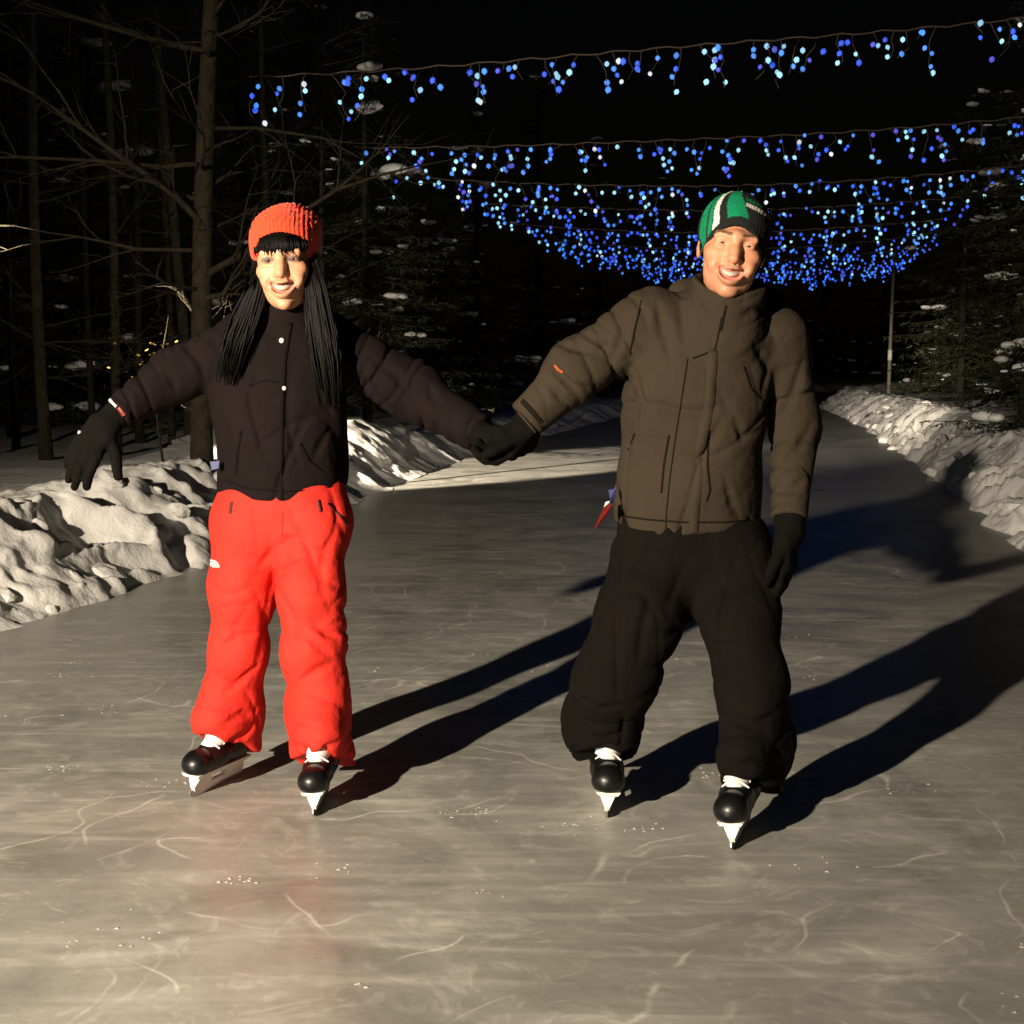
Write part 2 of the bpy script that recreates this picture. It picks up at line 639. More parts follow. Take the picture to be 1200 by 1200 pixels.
def bank_z(side, o, y, x):
    """height of the snow bank at distance o outwards from the ice edge"""
    sd = 31 if side < 0 else 57
    far = np.clip((y - 10.5) / 3.0, 0, 1)
    crest = 0.50 - 0.16 * far * (side < 0) + (0.16 - 0.08 * far) * fbm(y * 0.35, y * 0 + 3.3, sd, 3)
    wdt = 0.80 + 0.30 * fbm(y * 0.5, y * 0 + 8.1, sd + 2, 3)
    if side > 0:
        crest, wdt = crest * 1.0 + 0.05, wdt * 1.25
    t = np.clip(o / wdt, 0, 1)
    z = crest * (t * t * (3 - 2 * t)) ** 0.85
    # thrown-up clods: sharp-edged blobs and gouges
    rough = np.clip(o / 0.12, 0, 1) * np.clip(1.35 - o / 1.5, 0.12, 1)
    a = 1 - np.abs(2 * vnoise(x * 2.0 + 2.5 * fbm(x, y, 3, 2), y * 1.5 + 1.5 * fbm(x * 1.3, y * 1.3, 13, 2), sd + 7) - 1)
    b = 1 - np.abs(2 * vnoise(x * 6.5, y * 5.2 + 2 * fbm(x * 2, y * 2, 4, 2), sd + 9) - 1)
    rough = rough * (1 - 0.86 * far * (side < 0))
    z = z + rough * (0.26 * (a - 0.55) + 0.06 * (b - 0.5) + 0.025 * fbm(x * 16, y * 14, sd + 11, 3))
    # scattered clods
    back = np.clip((o - 1.25) / 0.75, 0, 1)
    z = z * (1 - back) + (ground_z(x, y) + 0.015) * back
    if side < 0:  # drift rising behind the bank where the trail bends
        u = (x + 2.3 + 0.02 * (y - 16)) / 2.6
        vv = y - 13.4 - 0.3 * fbm(x * 0.8, y * 0.8, 77, 2)
        rise = np.clip(vv / 2.4, 0, 1)
        rise = np.sqrt(rise) * np.clip((21 - y) / 3, 0, 1)
        wgt = np.exp(-u ** 4) * rise * np.clip((o - 0.35) / 0.6, 0, 1)
        z = z * (1 - wgt) + (0.44 + 0.20 * np.clip(vv / 2.4, 0, 1) + 0.04 * fbm(x * 0.9, y * 0.9, 78, 3)) * wgt
    return np.where(o < 0.015, -0.03, np.maximum(z, -0.03))


def rows(y0, y1, rel, floor):
    ys = [y0]
    while ys[-1] < y1:
        ys.append(ys[-1] + max(floor, rel * abs(ys[-1])))
    return np.array(ys)


def grid_faces(nr, nc):
    i = np.arange(nr - 1)[:, None] * nc + np.arange(nc - 1)[None, :]
    i = i.ravel()
    return np.stack([i, i + 1, i + nc + 1, i + nc], 1)


# ice: one sheet the width of the trail
ys = np.linspace(-8, 84, 300)
ts = np.linspace(0, 1, 24)
X = XL(ys)[:, None] - 0.06 + (XR(ys) - XL(ys) + 0.12)[:, None] * ts[None, :]
V = np.stack([X, np.repeat(ys[:, None], 24, 1), np.zeros_like(X)], -1).reshape(-1, 3)
ice = obj('ice_path', V, grid_faces(300, 24), 'ice')
tag(ice, 'grey scratched ice of the skating trail under both skaters', 'ice', kind='structure')

# ground: one snow sheet, dipping under the trail
ys = np.concatenate([np.linspace(-60, -8, 12), rows(-7.5, 40, 0.0, 0.25), rows(41, 400, 0.06, 1.0)])
offs_l = np.array([300, 200, 130, 85, 55, 38, 27, 20, 15, 12, 10, 8.5, 7.2, 6.2, 5.4, 4.7, 4.1, 3.6, 3.1, 2.7, 2.3, 2.0, 1.75])
Xs = np.concatenate([XL(ys)[:, None] - offs_l[None, :], XL(ys)[:, None] - np.array([[1.2, 0.3]]), XR(ys)[:, None] + np.array([[0.3, 1.2]]), XR(ys)[:, None] + offs_l[::-1][None, :]], 1)
Ys = np.repeat(ys[:, None], Xs.shape[1], 1)
Z = ground_z(Xs, Ys)
nl = len(offs_l)
Z[:, nl:nl + 4] = -0.15
V = np.stack([Xs, Ys, Z], -1).reshape(-1, 3)
g = obj('snow_ground', V, grid_faces(*Xs.shape), 'snow')
tag(g, 'snow covered ground under the dark woods beyond the banks', 'snow', kind='structure')


def bank(side):
    ys = rows(4.2, 24, 0.0026 if side < 0 else 0.0034, 0.012)
    ys = np.concatenate([np.arange(-8, 4.2, 0.06), ys, rows(24.1, 84, 0.006, 0.1)])
    o = np.concatenate([np.linspace(0, 1.3, 96), np.linspace(1.33, 2.4, 30)])
    Yg = np.repeat(ys[:, None], len(o), 1)
    wob = 0.16 * fbm(ys * 1.6, ys * 0 + 2, 41 + side, 4)
    Xg = (XL(ys) + wob)[:, None] - o[None, :] if side < 0 else (XR(ys) + wob)[:, None] + o[None, :]
    Zg = bank_z(side, np.repeat(o[None, :], len(ys), 0), Yg, Xg)
    # push the clods sideways so they overhang a little
    Xg = Xg + 0.05 * fbm(Yg * 5, Zg * 9, 66 + side, 3) * np.clip(Zg / 0.1, 0, 1)
    Yg = Yg + 0.06 * fbm(Xg * 5 + 9, Yg * 4, 68 + side, 3) * np.clip(Zg / 0.1, 0, 1)
    V = np.stack([Xg, Yg, Zg], -1).reshape(-1, 3)
    F = grid_faces(*Xg.shape)
    if side < 0:
        F = F[:, ::-1]
    b = obj('snow_bank', V, F, 'snow')
    tag(b, 'lumpy shovelled snow bank behind the skater in red trousers' if side < 0 else 'low snow bank along the trail edge beyond the olive jacket', 'snow bank', kind='structure')
    return b


bankL, bankR = bank(-1), bank(1)


def blob(seed, sub=3, amp=0.35):
    bm = bmesh.new()
    bmesh.ops.create_icosphere(bm, subdivisions=sub, radius=1.0)
    P = np.array([v.co for v in bm.verts], np.float32)
    d = 1 + amp * sn(P, 0.35, seed) + amp * 0.45 * sn(P, 0.9, seed + 1)
    for v, q, k in zip(bm.verts, P, d):
        c = q * k
        c[2] *= 0.75
        v.co = c
    me = bpy.data.meshes.new('snow_clod')
    bm.to_mesh(me)
    bm.free()
    me.materials.append(M['snow'])
    return me


clods = [blob(200 + i, 2, 0.30) for i in range(5)]
for side, par, cnt in ((-1, bankL, 26), (1, bankR, 45)):
    for i in range(cnt):
        y = random.uniform(6.2, 11.5) if side < 0 else random.uniform(9, 34)
        o_ = abs(random.gauss(0.30, 0.28))
        x = float(XL(y)) - o_ if side < 0 else float(XR(y)) + o_
        z = float(bank_z(side, np.array([o_]), np.array([y]), np.array([x]))[0])
        r = random.uniform(0.02, 0.075) if random.random() < 0.8 else random.uniform(0.07, 0.12)
        c = bpy.data.objects.new('snow_clod', clods[i % 5])
        c.location = (x, y, max(z, 0) + r * 0.05)
        c.scale = (r * random.uniform(0.8, 1.4), r * random.uniform(0.8, 1.4), r)
        c.rotation_euler = (random.uniform(-.5, .5), random.uniform(-.5, .5), random.uniform(0, 6.3))
        COL.objects.link(c)
        c.parent = par

# shavings lying on the ice
sh = MB()
for i in range(46):
    cx, cy = random.uniform(-2.0, 2.2), random.uniform(2.3, 7.0)
    sp = random.uniform(0.02, 0.09)
    for k in range(random.randint(5, 16)):
        x, y = random.gauss(cx, sp), random.gauss(cy, sp * 0.6)
        r = random.uniform(0.0015, 0.005)
        ang = random.uniform(0, 6.28)
        b = [(x + r * 1.6 * math.cos(ang + q), y + r * math.sin(ang + q), 0.0005) for q in (0, 1.3, 2.4, 3.6, 5.0)]
        sh.add(b + [(x, y, r * 0.7)], [[j, (j + 1) % 5, 5] for j in range(5)])
tag(sh.build('ice_shavings', 'mark', smooth=False), 'crumbs of shaved ice scattered on the trail', 'ice shavings', kind='stuff')


# ------------------------------------------------------------------ people
def rotm(roll, pitch, yaw):
    m = Matrix.Rotation(R(roll), 3, 'Y') @ Matrix.Rotation(R(pitch), 3, 'X') @ Matrix.Rotation(R(yaw), 3, 'Z')
    return np.array(m, np.float32)


MOUTH = np.linspace(-1, 1, 9)


def head_sdf(q, fem):
    """q in head units: x to the picture's right, -y forward, z up, origin between the eyes"""
    d = ell(q, (0, 0.018, 0.035), (0.075, 0.094, 0.084))
    d = smin(d, ell(q, (0, -0.028, -0.032), (0.061 if fem else 0.064, 0.068, 0.083)), 0.03)
    d = smin(d, ell(q, (0, -0.042, -0.082), (0.040 if fem else 0.049, 0.044, 0.036)), 0.03)
    d = smin(d, ell(q, (0, -0.078, -0.110), (0.016 if fem else 0.021, 0.016, 0.014)), 0.02)
    for s in (-1, 1):
        d = smin(d, ell(q, (s * 0.042, -0.064, -0.026), (0.022, 0.022, 0.018)), 0.02)
        d = smin(d, ell(q, (s * 0.036, -0.078, -0.052), (0.017, 0.015, 0.016)), 0.016)
        d = smin(d, ell(q, (s * 0.075, 0.014, -0.010), (0.007, 0.018, 0.026)), 0.008)
    d = smin(d, chain(q, [(-0.042, -0.080, 0.016), (0, -0.090, 0.014), (0.042, -0.080, 0.016)], [0.010, 0.012, 0.010]), 0.016)
    for s in (-1, 1):
        d = smax(d, -ell(q, (s * 0.031, -0.104, -0.002), (0.018, 0.018, 0.013)), 0.012)
        lid = ell(q, (s * 0.031, -0.0785, -0.001), (0.0165, 0.0135, 0.0135))
        d = smin(d, lid, 0.004)
        d = smax(d, -ell(q, (s * 0.031, -0.097, -0.002), (0.0125, 0.012, 0.0038 if fem else 0.0024)), 0.002)
    d = smin(d, chain(q, [(0, -0.088, 0.006), (0, -0.102, -0.018), (0, -0.112, -0.036)], [0.0075, 0.0085, 0.0115 if fem else 0.0125]), 0.012)
    for s in (-1, 1):
        d = smin(d, ell(q, (s * 0.0125, -0.100, -0.040), (0.0085, 0.010, 0.0075)), 0.006)
        d = smax(d, -ell(q, (s * 0.007, -0.106, -0.049), (0.0035, 0.005, 0.004)), 0.003)
    up = [(0.028 * s, -0.103 + 0.024 * s * s, -0.066 + 0.010 * s * s) for s in MOUTH]
    lo = [(0.028 * s, -0.101 + 0.022 * s * s, -0.083 + 0.026 * s * s) for s in MOUTH]
    mid = [(0.026 * s, -0.106 + 0.022 * s * s, -0.0742 + 0.017 * s * s) for s in MOUTH]
    d = smin(d, chain(q, up, [0.0022 + 0.0030 * (1 - s * s) for s in MOUTH]), 0.008)
    d = smin(d, chain(q, lo, [0.0024 + 0.0040 * (1 - s * s) for s in MOUTH]), 0.008)
    d = smax(d, -chain(q, mid, [0.0008 + 0.0050 * (1 - s * s) for s in MOUTH]), 0.002)
    for s in (-1, 1):  # smile creases
        cr = chain(q, [(s * 0.017, -0.105, -0.040), (s * 0.031, -0.098, -0.056), (s * 0.036, -0.09, -0.072)], [0.003, 0.0035, 0.002])
        d = smax(d, -cr, 0.006)
    d = smin(d, chain(q, [(0, 0.02, -0.07), (0, 0.03, -0.21)], [0.052, 0.056]), 0.02)
    return d


def head_col(q, fem):
    n = len(q)
    base = np.array((0.62, 0.315, 0.185) if fem else (0.58, 0.265, 0.155))
    c = np.tile(base, (n, 1))
    flush = sum(np.exp(-(((q - np.array((s * 0.042, -0.075, -0.035))) / 0.022) ** 2).sum(1)) for s in (-1, 1))
    flush = flush + np.exp(-(((q - np.array((0, -0.112, -0.036))) / 0.014) ** 2).sum(1))
    c = c * (1 - 0.35 * flush[:, None]) + np.array((0.62, 0.17, 0.10)) * 0.35 * flush[:, None]
    s = np.clip(q[:, 0] / 0.031, -1, 1)
    front = q[:, 1] < -0.07
    zu, zl = -0.066 + 0.010 * s * s, -0.083 + 0.026 * s * s
    lip = front & (np.abs(q[:, 0]) < 0.031) & (q[:, 2] < zu + 0.0055) & (q[:, 2] > zl - 0.0055)
    c[lip] = (0.54, 0.19, 0.14) if fem else (0.55, 0.20, 0.16)
    for sg in (-1, 1):
        x = sg * q[:, 0]
        bz = 0.0195 + 0.006 * np.clip((x - 0.014) / 0.03, 0, 1) - 0.008 * np.clip((x - 0.040) / 0.012, 0, 1)
        br = front & (x > 0.012) & (x < 0.053) & (np.abs(q[:, 2] - bz) < 0.0042 * (1.15 - np.clip(x / 0.06, 0, 1) * 0.6))
        if not fem:
            c[br] = (0.15, 0.08, 0.045)
        if fem:
            e = front & ((((q[:, 0] - sg * 0.031) / 0.0165) ** 2 + ((q[:, 2] + 0.0005) / 0.0085) ** 2) < 1) & (q[:, 1] < -0.08)
            c[e] = (0.16, 0.09, 0.07)
    if not fem:  # stubble
        st = np.clip((-q[:, 2] - 0.055) / 0.04, 0, 1) * (q[:, 1] < 0) * (~lip)
        c = c * (1 - 0.22 * st[:, None])
    return c


def uv_sphere(c, r, ax, n=12):
    V, F = [], []
    for i in range(n + 1):
        t = math.pi * i / n
        for j in range(n):
            p = 2 * math.pi * j / n
            V.append((math.sin(t) * math.cos(p), -math.cos(t), math.sin(t) * math.sin(p)))
    for i in range(n):
        for j in range(n):
            F.append([i * n + j, i * n + (j + 1) % n, (i + 1) * n + (j + 1) % n, (i + 1) * n + j])
    V = np.array(V)
    col = np.where((V[:, 1] < -0.93)[:, None], (0.01, 0.01, 0.01), np.where((V[:, 1] < -0.74)[:, None], (0.06, 0.04, 0.028), (0.45, 0.42, 0.39)))
    return c + (V * r) @ np.asarray(ax).T, F, col


def finger_chains(wr, f, s, n, curl, thumb, sc=1.0):
    """list of (points, radii) for four unequal fingers and a thumb"""
    f, s, n = [np.asarray(x, float) / np.linalg.norm(x) for x in (f, s, n)]
    out = []
    for i in range(4):
        k = (0.96, 1.06, 1.0, 0.82)[i]
        p = wr + f * (0.088 - 0.004 * (i - 1.3) ** 2) * sc + s * (0.034 - 0.0225 * i) * sc
        pts, a = [p], 0.0
        spread = s * (0.07 - 0.05 * i)
        for j, L in enumerate((0.044, 0.030, 0.024)):
            a += R(curl[i]) * (0.8, 1.1, 0.8)[j]
            p = p + ((f + spread) * math.cos(a) + n * math.sin(a)) * L * k * sc
            pts.append(p)
        out.append((pts, [x * sc for x in (0.0150, 0.0140, 0.0130, 0.0110)]))
    p = wr + f * 0.026 * sc + s * 0.030 * sc + n * 0.006 * sc
    d = f * thumb[0] + s * thumb[1] + n * thumb[2]
    d /= np.linalg.norm(d)
    pts = [p, p + d * 0.046 * sc]
    d2 = d + f * 0.35 + n * 0.15
    d2 /= np.linalg.norm(d2)
    pts += [pts[-1] + d2 * 0.034 * sc, pts[-1] + d2 * 0.058 * sc]
    out.append((pts, [x * sc for x in (0.0175, 0.0155, 0.0145, 0.012)]))
    return out


def glove(name, wr, f, s, n, curl, thumb, m, parent, cuff, sc=1.0, cuff_r=(0.040, 0.047)):
    f, s, n = [np.asarray(x, float) / np.linalg.norm(x) for x in (f, s, n)]
    s = s - f * (s @ f)
    s /= np.linalg.norm(s)
    n = n - f * (n @ f) - s * (n @ s)
    n /= np.linalg.norm(n)
    ch = finger_chains(wr, f, s, n, curl, thumb, sc)

    def F(p):
        d = obox(p, wr + f * 0.046 * sc - s * 0.001, [f, s, n], (0.052 * sc, 0.045 * sc, 0.021 * sc), 0.018 * sc)
        d = smin(d, chain(p, [wr, wr + cuff], [cuff_r[0], cuff_r[1]], fold=(0.03, [0.003, 0.003], 71)), 0.02)
        d = smin(d, ell(p, wr + f * 0.035 * sc + s * 0.026 * sc + n * 0.010 * sc, (0.024 * sc,) * 3), 0.015)
        for pts, rr in ch:
            d = smin(d, chain(p, pts, rr, k=0.004), 0.006)
        return d + 0.0012 * sn(p, 18, 5)
    allp = np.array([q for c in ch for q in c[0]] + [wr, wr + cuff])
    V, Q = surf(F, allp.min(0) - 0.065, allp.max(0) + 0.065, 0.0042)
    return obj(name, V, Q, m, parent), F


def skate_meshes():
    def boot(p):
        d = chain(p, [(0, -0.108, 0.108), (0, -0.03, 0.116), (0, 0.095, 0.118)], [0.046, 0.044, 0.041], k=0.03)
        d = smin(d, chain(p, [(0, 0.075, 0.13), (0, 0.085, 0.20), (0, 0.092, 0.27)], [0.046, 0.044, 0.052], k=0.03), 0.035)
        d = smin(d, ell(p, (0, -0.125, 0.108), (0.045, 0.040, 0.036)), 0.02)
        d = smax(d, 0.076 - p[:, 2], 0.008)
        g = np.abs(p[:, 1] + 0.086) - 0.002   # toe cap seam
        d = d + np.where((g < 0.003) & (p[:, 2] > 0.08), 0.0022, 0)
        d = smax(d, p[:, 2] - 0.275, 0.006)
        return d
    V, F = surf(boot, (-0.07, -0.19, 0.06), (0.07, 0.17, 0.30), 0.005)
    bo = obj('skate', V, F, 'boot', link=False)

    def tongue(p):
        d = chain(p, [(0, -0.052, 0.150), (0, -0.012, 0.172), (0, 0.022, 0.192)], [0.026, 0.034, 0.034], k=0.02)
        return smax(d, -chain(p, [(0, 0.0, 0.12), (0, 0.085, 0.20), (0, 0.092, 0.30)], [0.05, 0.044, 0.046]), 0.004)
    V, F = surf(tongue, (-0.06, -0.11, 0.11), (0.06, 0.1, 0.33), 0.005)
    to = obj('tongue', V, F, 'white_plastic', link=False)
    b = MB()
    for i in range(2):   # laces across the instep
        y, z = -0.060 + i * 0.026, 0.162 + i * 0.010
        b.tube([(-0.036, y + 0.012, z - 0.014), (-0.015, y, z + 0.008), (0.015, y, z + 0.008), (0.036, y + 0.012, z - 0.014)], [0.0035] * 4, 6)
    la = obj('lace', b.v, b.f, 'white_plastic', link=False)

    def extrude(outline, wtop, wbot, z0, z1):
        n = len(outline)
        V = []
        for sx in (-1, 1):
            for (y, z) in outline:
                t = (z - z0) / (z1 - z0)
                V.append((sx * (wbot + (wtop - wbot) * t), y, z))
        F = [list(range(n))[::-1], list(range(n, 2 * n))] + [[i, (i + 1) % n, n + (i + 1) % n, n + i] for i in range(n)]
        return V, F
    ol = [(-0.150, 0.078), (-0.148, 0.070), (-0.128, 0.060), (-0.136, 0.026), (-0.128, 0.020), (0.120, 0.020), (0.132, 0.030), (0.112, 0.060), (0.135, 0.070), (0.135, 0.078),
          ]
    hole = [(-0.060, 0.060), (-0.045, 0.036), (0.025, 0.036), (0.040, 0.060)]
    b = MB()
    top = [(-0.150, 0.080), (-0.148, 0.070), (-0.128, 0.061), (0.112, 0.061), (0.135, 0.070), (0.135, 0.080)]
    b.add(*extrude(top, 0.036, 0.022, 0.061, 0.080))
    b.add(*extrude([(-0.128, 0.0612), (-0.136, 0.034), (-0.045, 0.034), (-0.062, 0.0612)], 0.021, 0.009, 0.034, 0.061))
    b.add(*extrude([(0.040, 0.0612), (0.025, 0.034), (0.128, 0.034), (0.112, 0.0612)], 0.021, 0.009, 0.034, 0.061))
    b.add(*extrude([(-0.137, 0.0342), (-0.128, 0.018), (0.122, 0.018), (0.130, 0.0342)], 0.0088, 0.006, 0.018, 0.034))
    ho = obj('blade_holder', b.v, b.f, 'white_plastic', smooth=False, link=False)
    bl = [(-0.150, 0.024), (-0.152, 0.014), (-0.140, 0.003), (-0.115, 0.0), (0.105, 0.0), (0.132, 0.004), (0.138, 0.018)]
    b = MB()
    b.add(*extrude(bl, 0.002, 0.002, 0.0, 0.024))
    be = obj('blade', b.v, b.f, 'steel', smooth=False, link=False)
    return bo, to, la, ho, be


SK = skate_meshes()


def skate(tip, heading, sc, lean, parent):
    h = np.array([heading[0], heading[1]], float)
    h /= np.linalg.norm(h)
    yaw = math.atan2(h[0], -h[1])
    root = SK[0].copy()
    root.name = 'skate'
    COL.objects.link(root)
    mw = Matrix.Rotation(yaw, 4, 'Z') @ Matrix.Rotation(R(lean), 4, 'Y') @ Matrix.Diagonal((sc, sc, sc, 1))
    mw.translation = Vector((tip[0] - h[0] * 0.15 * sc, tip[1] - h[1] * 0.15 * sc, 0.001))
    root.matrix_world = mw
    root.parent = parent
    for q in SK[1:]:
        c = q.copy()
        COL.objects.link(c)
        c.parent = root
    return root


def person(label, fem, J):
    """body mesh at the top, clothes as its parts"""
    hc, hr, hs = J['head'], rotm(*J['head_rot']), J['head_scale']

    def loc(p):
        return ((p - hc.astype(np.float32)) @ hr) / hs

    def hd(p):
        return head_sdf(loc(p), fem) * hs
    V1, F1 = surf(hd, hc - 0.20 * np.array([1, 1, 1.25]), hc + 0.18, 0.0030)
    q = loc(V1.astype(np.float32))
    C1 = head_col(q, fem)

    def bd(p):
        d = None
        for pts, rr in J['skeleton']:
            e = chain(p, pts, rr, k=0.03)
            d = e if d is None else smin(d, e, 0.04)
        return d
    allp = np.array([x for c in J['skeleton'] for x in c[0]])
    V2, F2 = surf(bd, allp.min(0) - 0.12, allp.max(0) + 0.12, 0.013)
    V = np.concatenate([V1, V2])
    F = np.concatenate([F1, F2 + len(V1)])
    C = np.concatenate([C1, np.tile((0.6, 0.36, 0.25), (len(V2), 1))])
    o = obj('person', V, F, 'skin', col=C)
    tag(o, label, 'person', 'pair of skaters holding hands')
    for s in (-1, 1):
        cc = np.array((s * 0.031, -0.0765, -0.0015)) * hs
        v, f, c = uv_sphere(hc + hr @ cc, 0.0130 * hs, hr)
        obj('eye', v, f, 'eye', o, col=c)
    b = MB()
    arc = [hc + hr @ (np.array((0.023 * t, -0.0945 + 0.022 * t * t, -0.0715 + 0.012 * t * t)) * hs) for t in MOUTH]
    b.tube(arc, [0.0062 * hs * (1 - 0.55 * t * t) for t in MOUTH], 8)
    b.build('teeth', 'teeth', o)
    return o, loc


def px(*a):
    return [at(*q) for q in a]


def foot(tip, heading, sc, lean):
    h = np.array([heading[0], heading[1], 0.0])
    h /= np.linalg.norm(h)
    t = np.array([tip[0], tip[1], 0.0])
    instep = t - h * 0.150 * sc + np.array([0, 0, 0.205 * sc])
    ankle = t - h * 0.232 * sc + np.array([0, 0, 0.20 * sc])
    return tip, heading, sc, lean, h, instep, ankle


def leg_cut(p, d, ft, leg):
    """trouser leg with its hem lying over the instep and hanging low at the heel"""
    lob = chain(p, [ft[6] + np.array([0, 0, 0.14]), ft[5] + np.array([0, 0, 0.02]), ft[5]], [0.052, 0.066, 0.064], fold=(0.06, [0.004, 0.010, 0.010], 87))
    d = smin(d, lob, 0.08)
    along = (p - ft[5].astype(np.float32)) @ (-ft[4]).astype(np.float32)
    zc = 0.158 * ft[2] - 0.46 * np.clip(along, -0.1, 0.22) + 0.008 * np.sin(p[:, 0] * 47 + p[:, 1] * 31)
    return smax(d, zc - p[:, 2], 0.010)


FW = [foot(gnd(222, 936), (-0.42, -0.90), 0.93, 4), foot(gnd(367, 959), (-0.04, -1.0), 0.93, -2)]
FM = [foot(gnd(711, 961), (-0.02, -1.0), 1.0, 3), foot(gnd(857, 999), (-0.34, -0.94), 1.0, -4)]
# ---------------- the skater in red trousers
YW = 4.2
W = {}
W['hips'] = at(332, 590, 4.2)
wl_r = px((292, 615, 4.2), (285, 690, 4.17), (279, 762, 4.17), (274, 830, 4.23), (269, 897, 4.27))
wl_l = px((366, 615, 4.18), (366, 690, 4.10), (366, 762, 4.07), (371, 830, 4.10), (375, 902, 4.12))
for L_, f_ in ((wl_r, FW[0]), (wl_l, FW[1])):
    L_[-1] = L_[-1] * 0.4 + (f_[6] * (1, 1, 0) + L_[-1] * (0, 0, 1)) * 0.6
wa_r = px((283, 402, 4.2), (205, 441, 4.17), (142, 482, 4.08))
wa_l = px((388, 404, 4.2), (484, 458, 4.20), (560, 507, 4.06))
spineW = px((332, 600, 4.2), (331, 540, 4.2), (330, 470, 4.19), (333, 405, 4.2))
hw = at(333.5, 307, 4.13)
skelW = [(spineW, [0.12, 0.10, 0.11, 0.07]), ([spineW[-1], hw + np.array([0.0, 0.04, -0.12])], [0.06, 0.045]),
         ([at(335, 615, 4.2)] + wl_r[:-1] + [FW[0][6]], [0.09, 0.085, 0.07, 0.055, 0.045, 0.028]), ([at(335, 615, 4.2)] + wl_l[:-1] + [FW[1][6]], [0.09, 0.085, 0.07, 0.055, 0.045, 0.028]),
         ([spineW[-1]] + wa_r + [at(122, 503, 4.06)], [0.07, 0.05, 0.04, 0.026, 0.012]), ([spineW[-1]] + wa_l + [at(580, 519, 4.03)], [0.07, 0.05, 0.04, 0.026, 0.012])]
wom, locW = person('person in dark plum jacket, bright red trousers and red knit hat, arm held out', True,
                   dict(head=hw, head_rot=(-4, 0, 2), head_scale=1.17, skeleton=skelW))


def jacketW(p):
    d = chain(p, px((331, 600, 4.2), (330, 540, 4.2), (328, 470, 4.19), (331, 415, 4.2), (334, 392, 4.22)), [0.205, 0.192, 0.196, 0.175, 0.10], sy=0.66, k=0.05)
    d = smin(d, chain(p, px((288, 402, 4.21), (384, 404, 4.21)), [0.075, 0.075]), 0.05)
    d = d - drape(p, 0.11, 0.35, 21, 0.014)
    d = smin(d, chain(p, wa_r, [0.083, 0.074, 0.051], k=0.05, fold=(0.052, [0.010, 0.013, 0.016, 0.011], 31)), 0.035)
    d = smin(d, chain(p, wa_l, [0.086, 0.084, 0.056], k=0.05, fold=(0.058, [0.011, 0.016, 0.016, 0.012], 37)), 0.035)
    zh = at(330, 588, 4.07)[2] + 0.014 * np.clip(np.abs(p[:, 0] + 0.71) / 0.19, 0, 1.2) ** 2
    inside = np.abs(p[:, 0] - wa_r[0][0] - 0.13) < 0.36
    d = np.where(inside, smax(d, zh - p[:, 2], 0.012), d)
    for a, b in ((wa_r[1], wa_r[2]), (wa_l[1], wa_l[2])):  # sleeve ends
        t = (b - a) / np.linalg.norm(b - a)
        near = np.linalg.norm(p - b.astype(np.float32), axis=1) < 0.11
        d = np.where(near, smax(d, (p - (b + t * 0.012).astype(np.float32)) @ t.astype(np.float32), 0.008), d)
    # stand-up collar
    c0, c1 = at(339, 398, 4.19), at(339, 356, 4.16)
    col = smax(chain(p, [c0, c1], [0.094, 0.088]), -chain(p, [c0 - (0, 0, 0.02), c1 + (0, 0, 0.1)], [0.066, 0.076]), 0.006)
    col = smax(col, p[:, 2] - (c1[2] + 0.10 * (p[:, 1] - c1[1])), 0.008)
    d = smin(d, col, 0.02)
    return d


jacketW = creased(jacketW, [[(435, 420), (466, 440), (478, 468)], [(424, 438), (440, 462), (462, 482)], [(503, 452), (512, 480)], [(215, 404), (235, 425), (240, 446)], [(190, 430), (200, 445), (207, 458)], [(243, 390), (262, 415)], [(302, 430), (292, 480)], [(388, 500), (366, 540)], [(372, 440), (380, 470), (390, 490)]], YW)
V, F = surf(jacketW, (-1.36, 3.88, 0.86), (-0.0, 4.52, 1.56), 0.0062)
jW = obj('jacket', V, F, 'plum', wom)
strip('zip_placket', jacketW, [(341, 378), (334, 420), (331, 480), (330, 540), (330, 586)], YW, 0.013, 'plum_trim', jW, 0.002, 40)
strip('pocket_zip', jacketW, [(352, 520), (362, 540), (377, 552)], YW, 0.008, 'plum_trim', jW, 0.003)
strip('pocket_zip', jacketW, [(283, 505), (278, 535), (277, 556)], YW, 0.008, 'plum_trim', jW, 0.003)
strip('yoke_seam', jacketW, [(292, 452), (310, 446), (328, 448)], YW, 0.006, 'plum_trim', jW, 0.002)
strip('hem_seam', jacketW, [(262, 563), (290, 572), (325, 576), (365, 575), (400, 568)], YW, 0.005, 'plum_trim', jW, 0.0015, 40)


def dot(name, f, u, v, Y0, r, m, parent):
    P, G = march(f, np.array([(u, v)]), Y0)
    n = G[0]
    e1 = np.cross(n, (0, 0, 1))
    e1 /= np.linalg.norm(e1)
    e2 = np.cross(n, e1)
    b = MB()
    V = []
    for rr, h in ((1.0, -0.002), (0.9, 0.003), (0.5, 0.0045)):
        V += [tuple(P[0] + n * h + r * rr * (math.cos(a) * e1 + math.sin(a) * e2)) for a in np.linspace(0, 2 * math.pi, 10, endpoint=False)]
    Fc = [[i * 10 + k, i * 10 + (k + 1) % 10, i * 10 + 10 + (k + 1) % 10, i * 10 + 10 + k] for i in range(2) for k in range(10)] + [list(range(20, 30))]
    b.add(V, Fc)
    return b.build(name, m, parent)


dot('snap_button', jacketW, 330, 399, YW, 0.008, 'white_print', jW)
dot('snap_button', jacketW, 333, 455, YW, 0.007, 'white_print', jW)
strip('wrist_band', jacketW, [(129, 469), (137, 477)], 4.1, 0.011, 'white_print', jW, 0.004)
strip('wrist_band', jacketW, [(138, 478), (145, 487)], 4.1, 0.016, 'redtag', jW, 0.004)


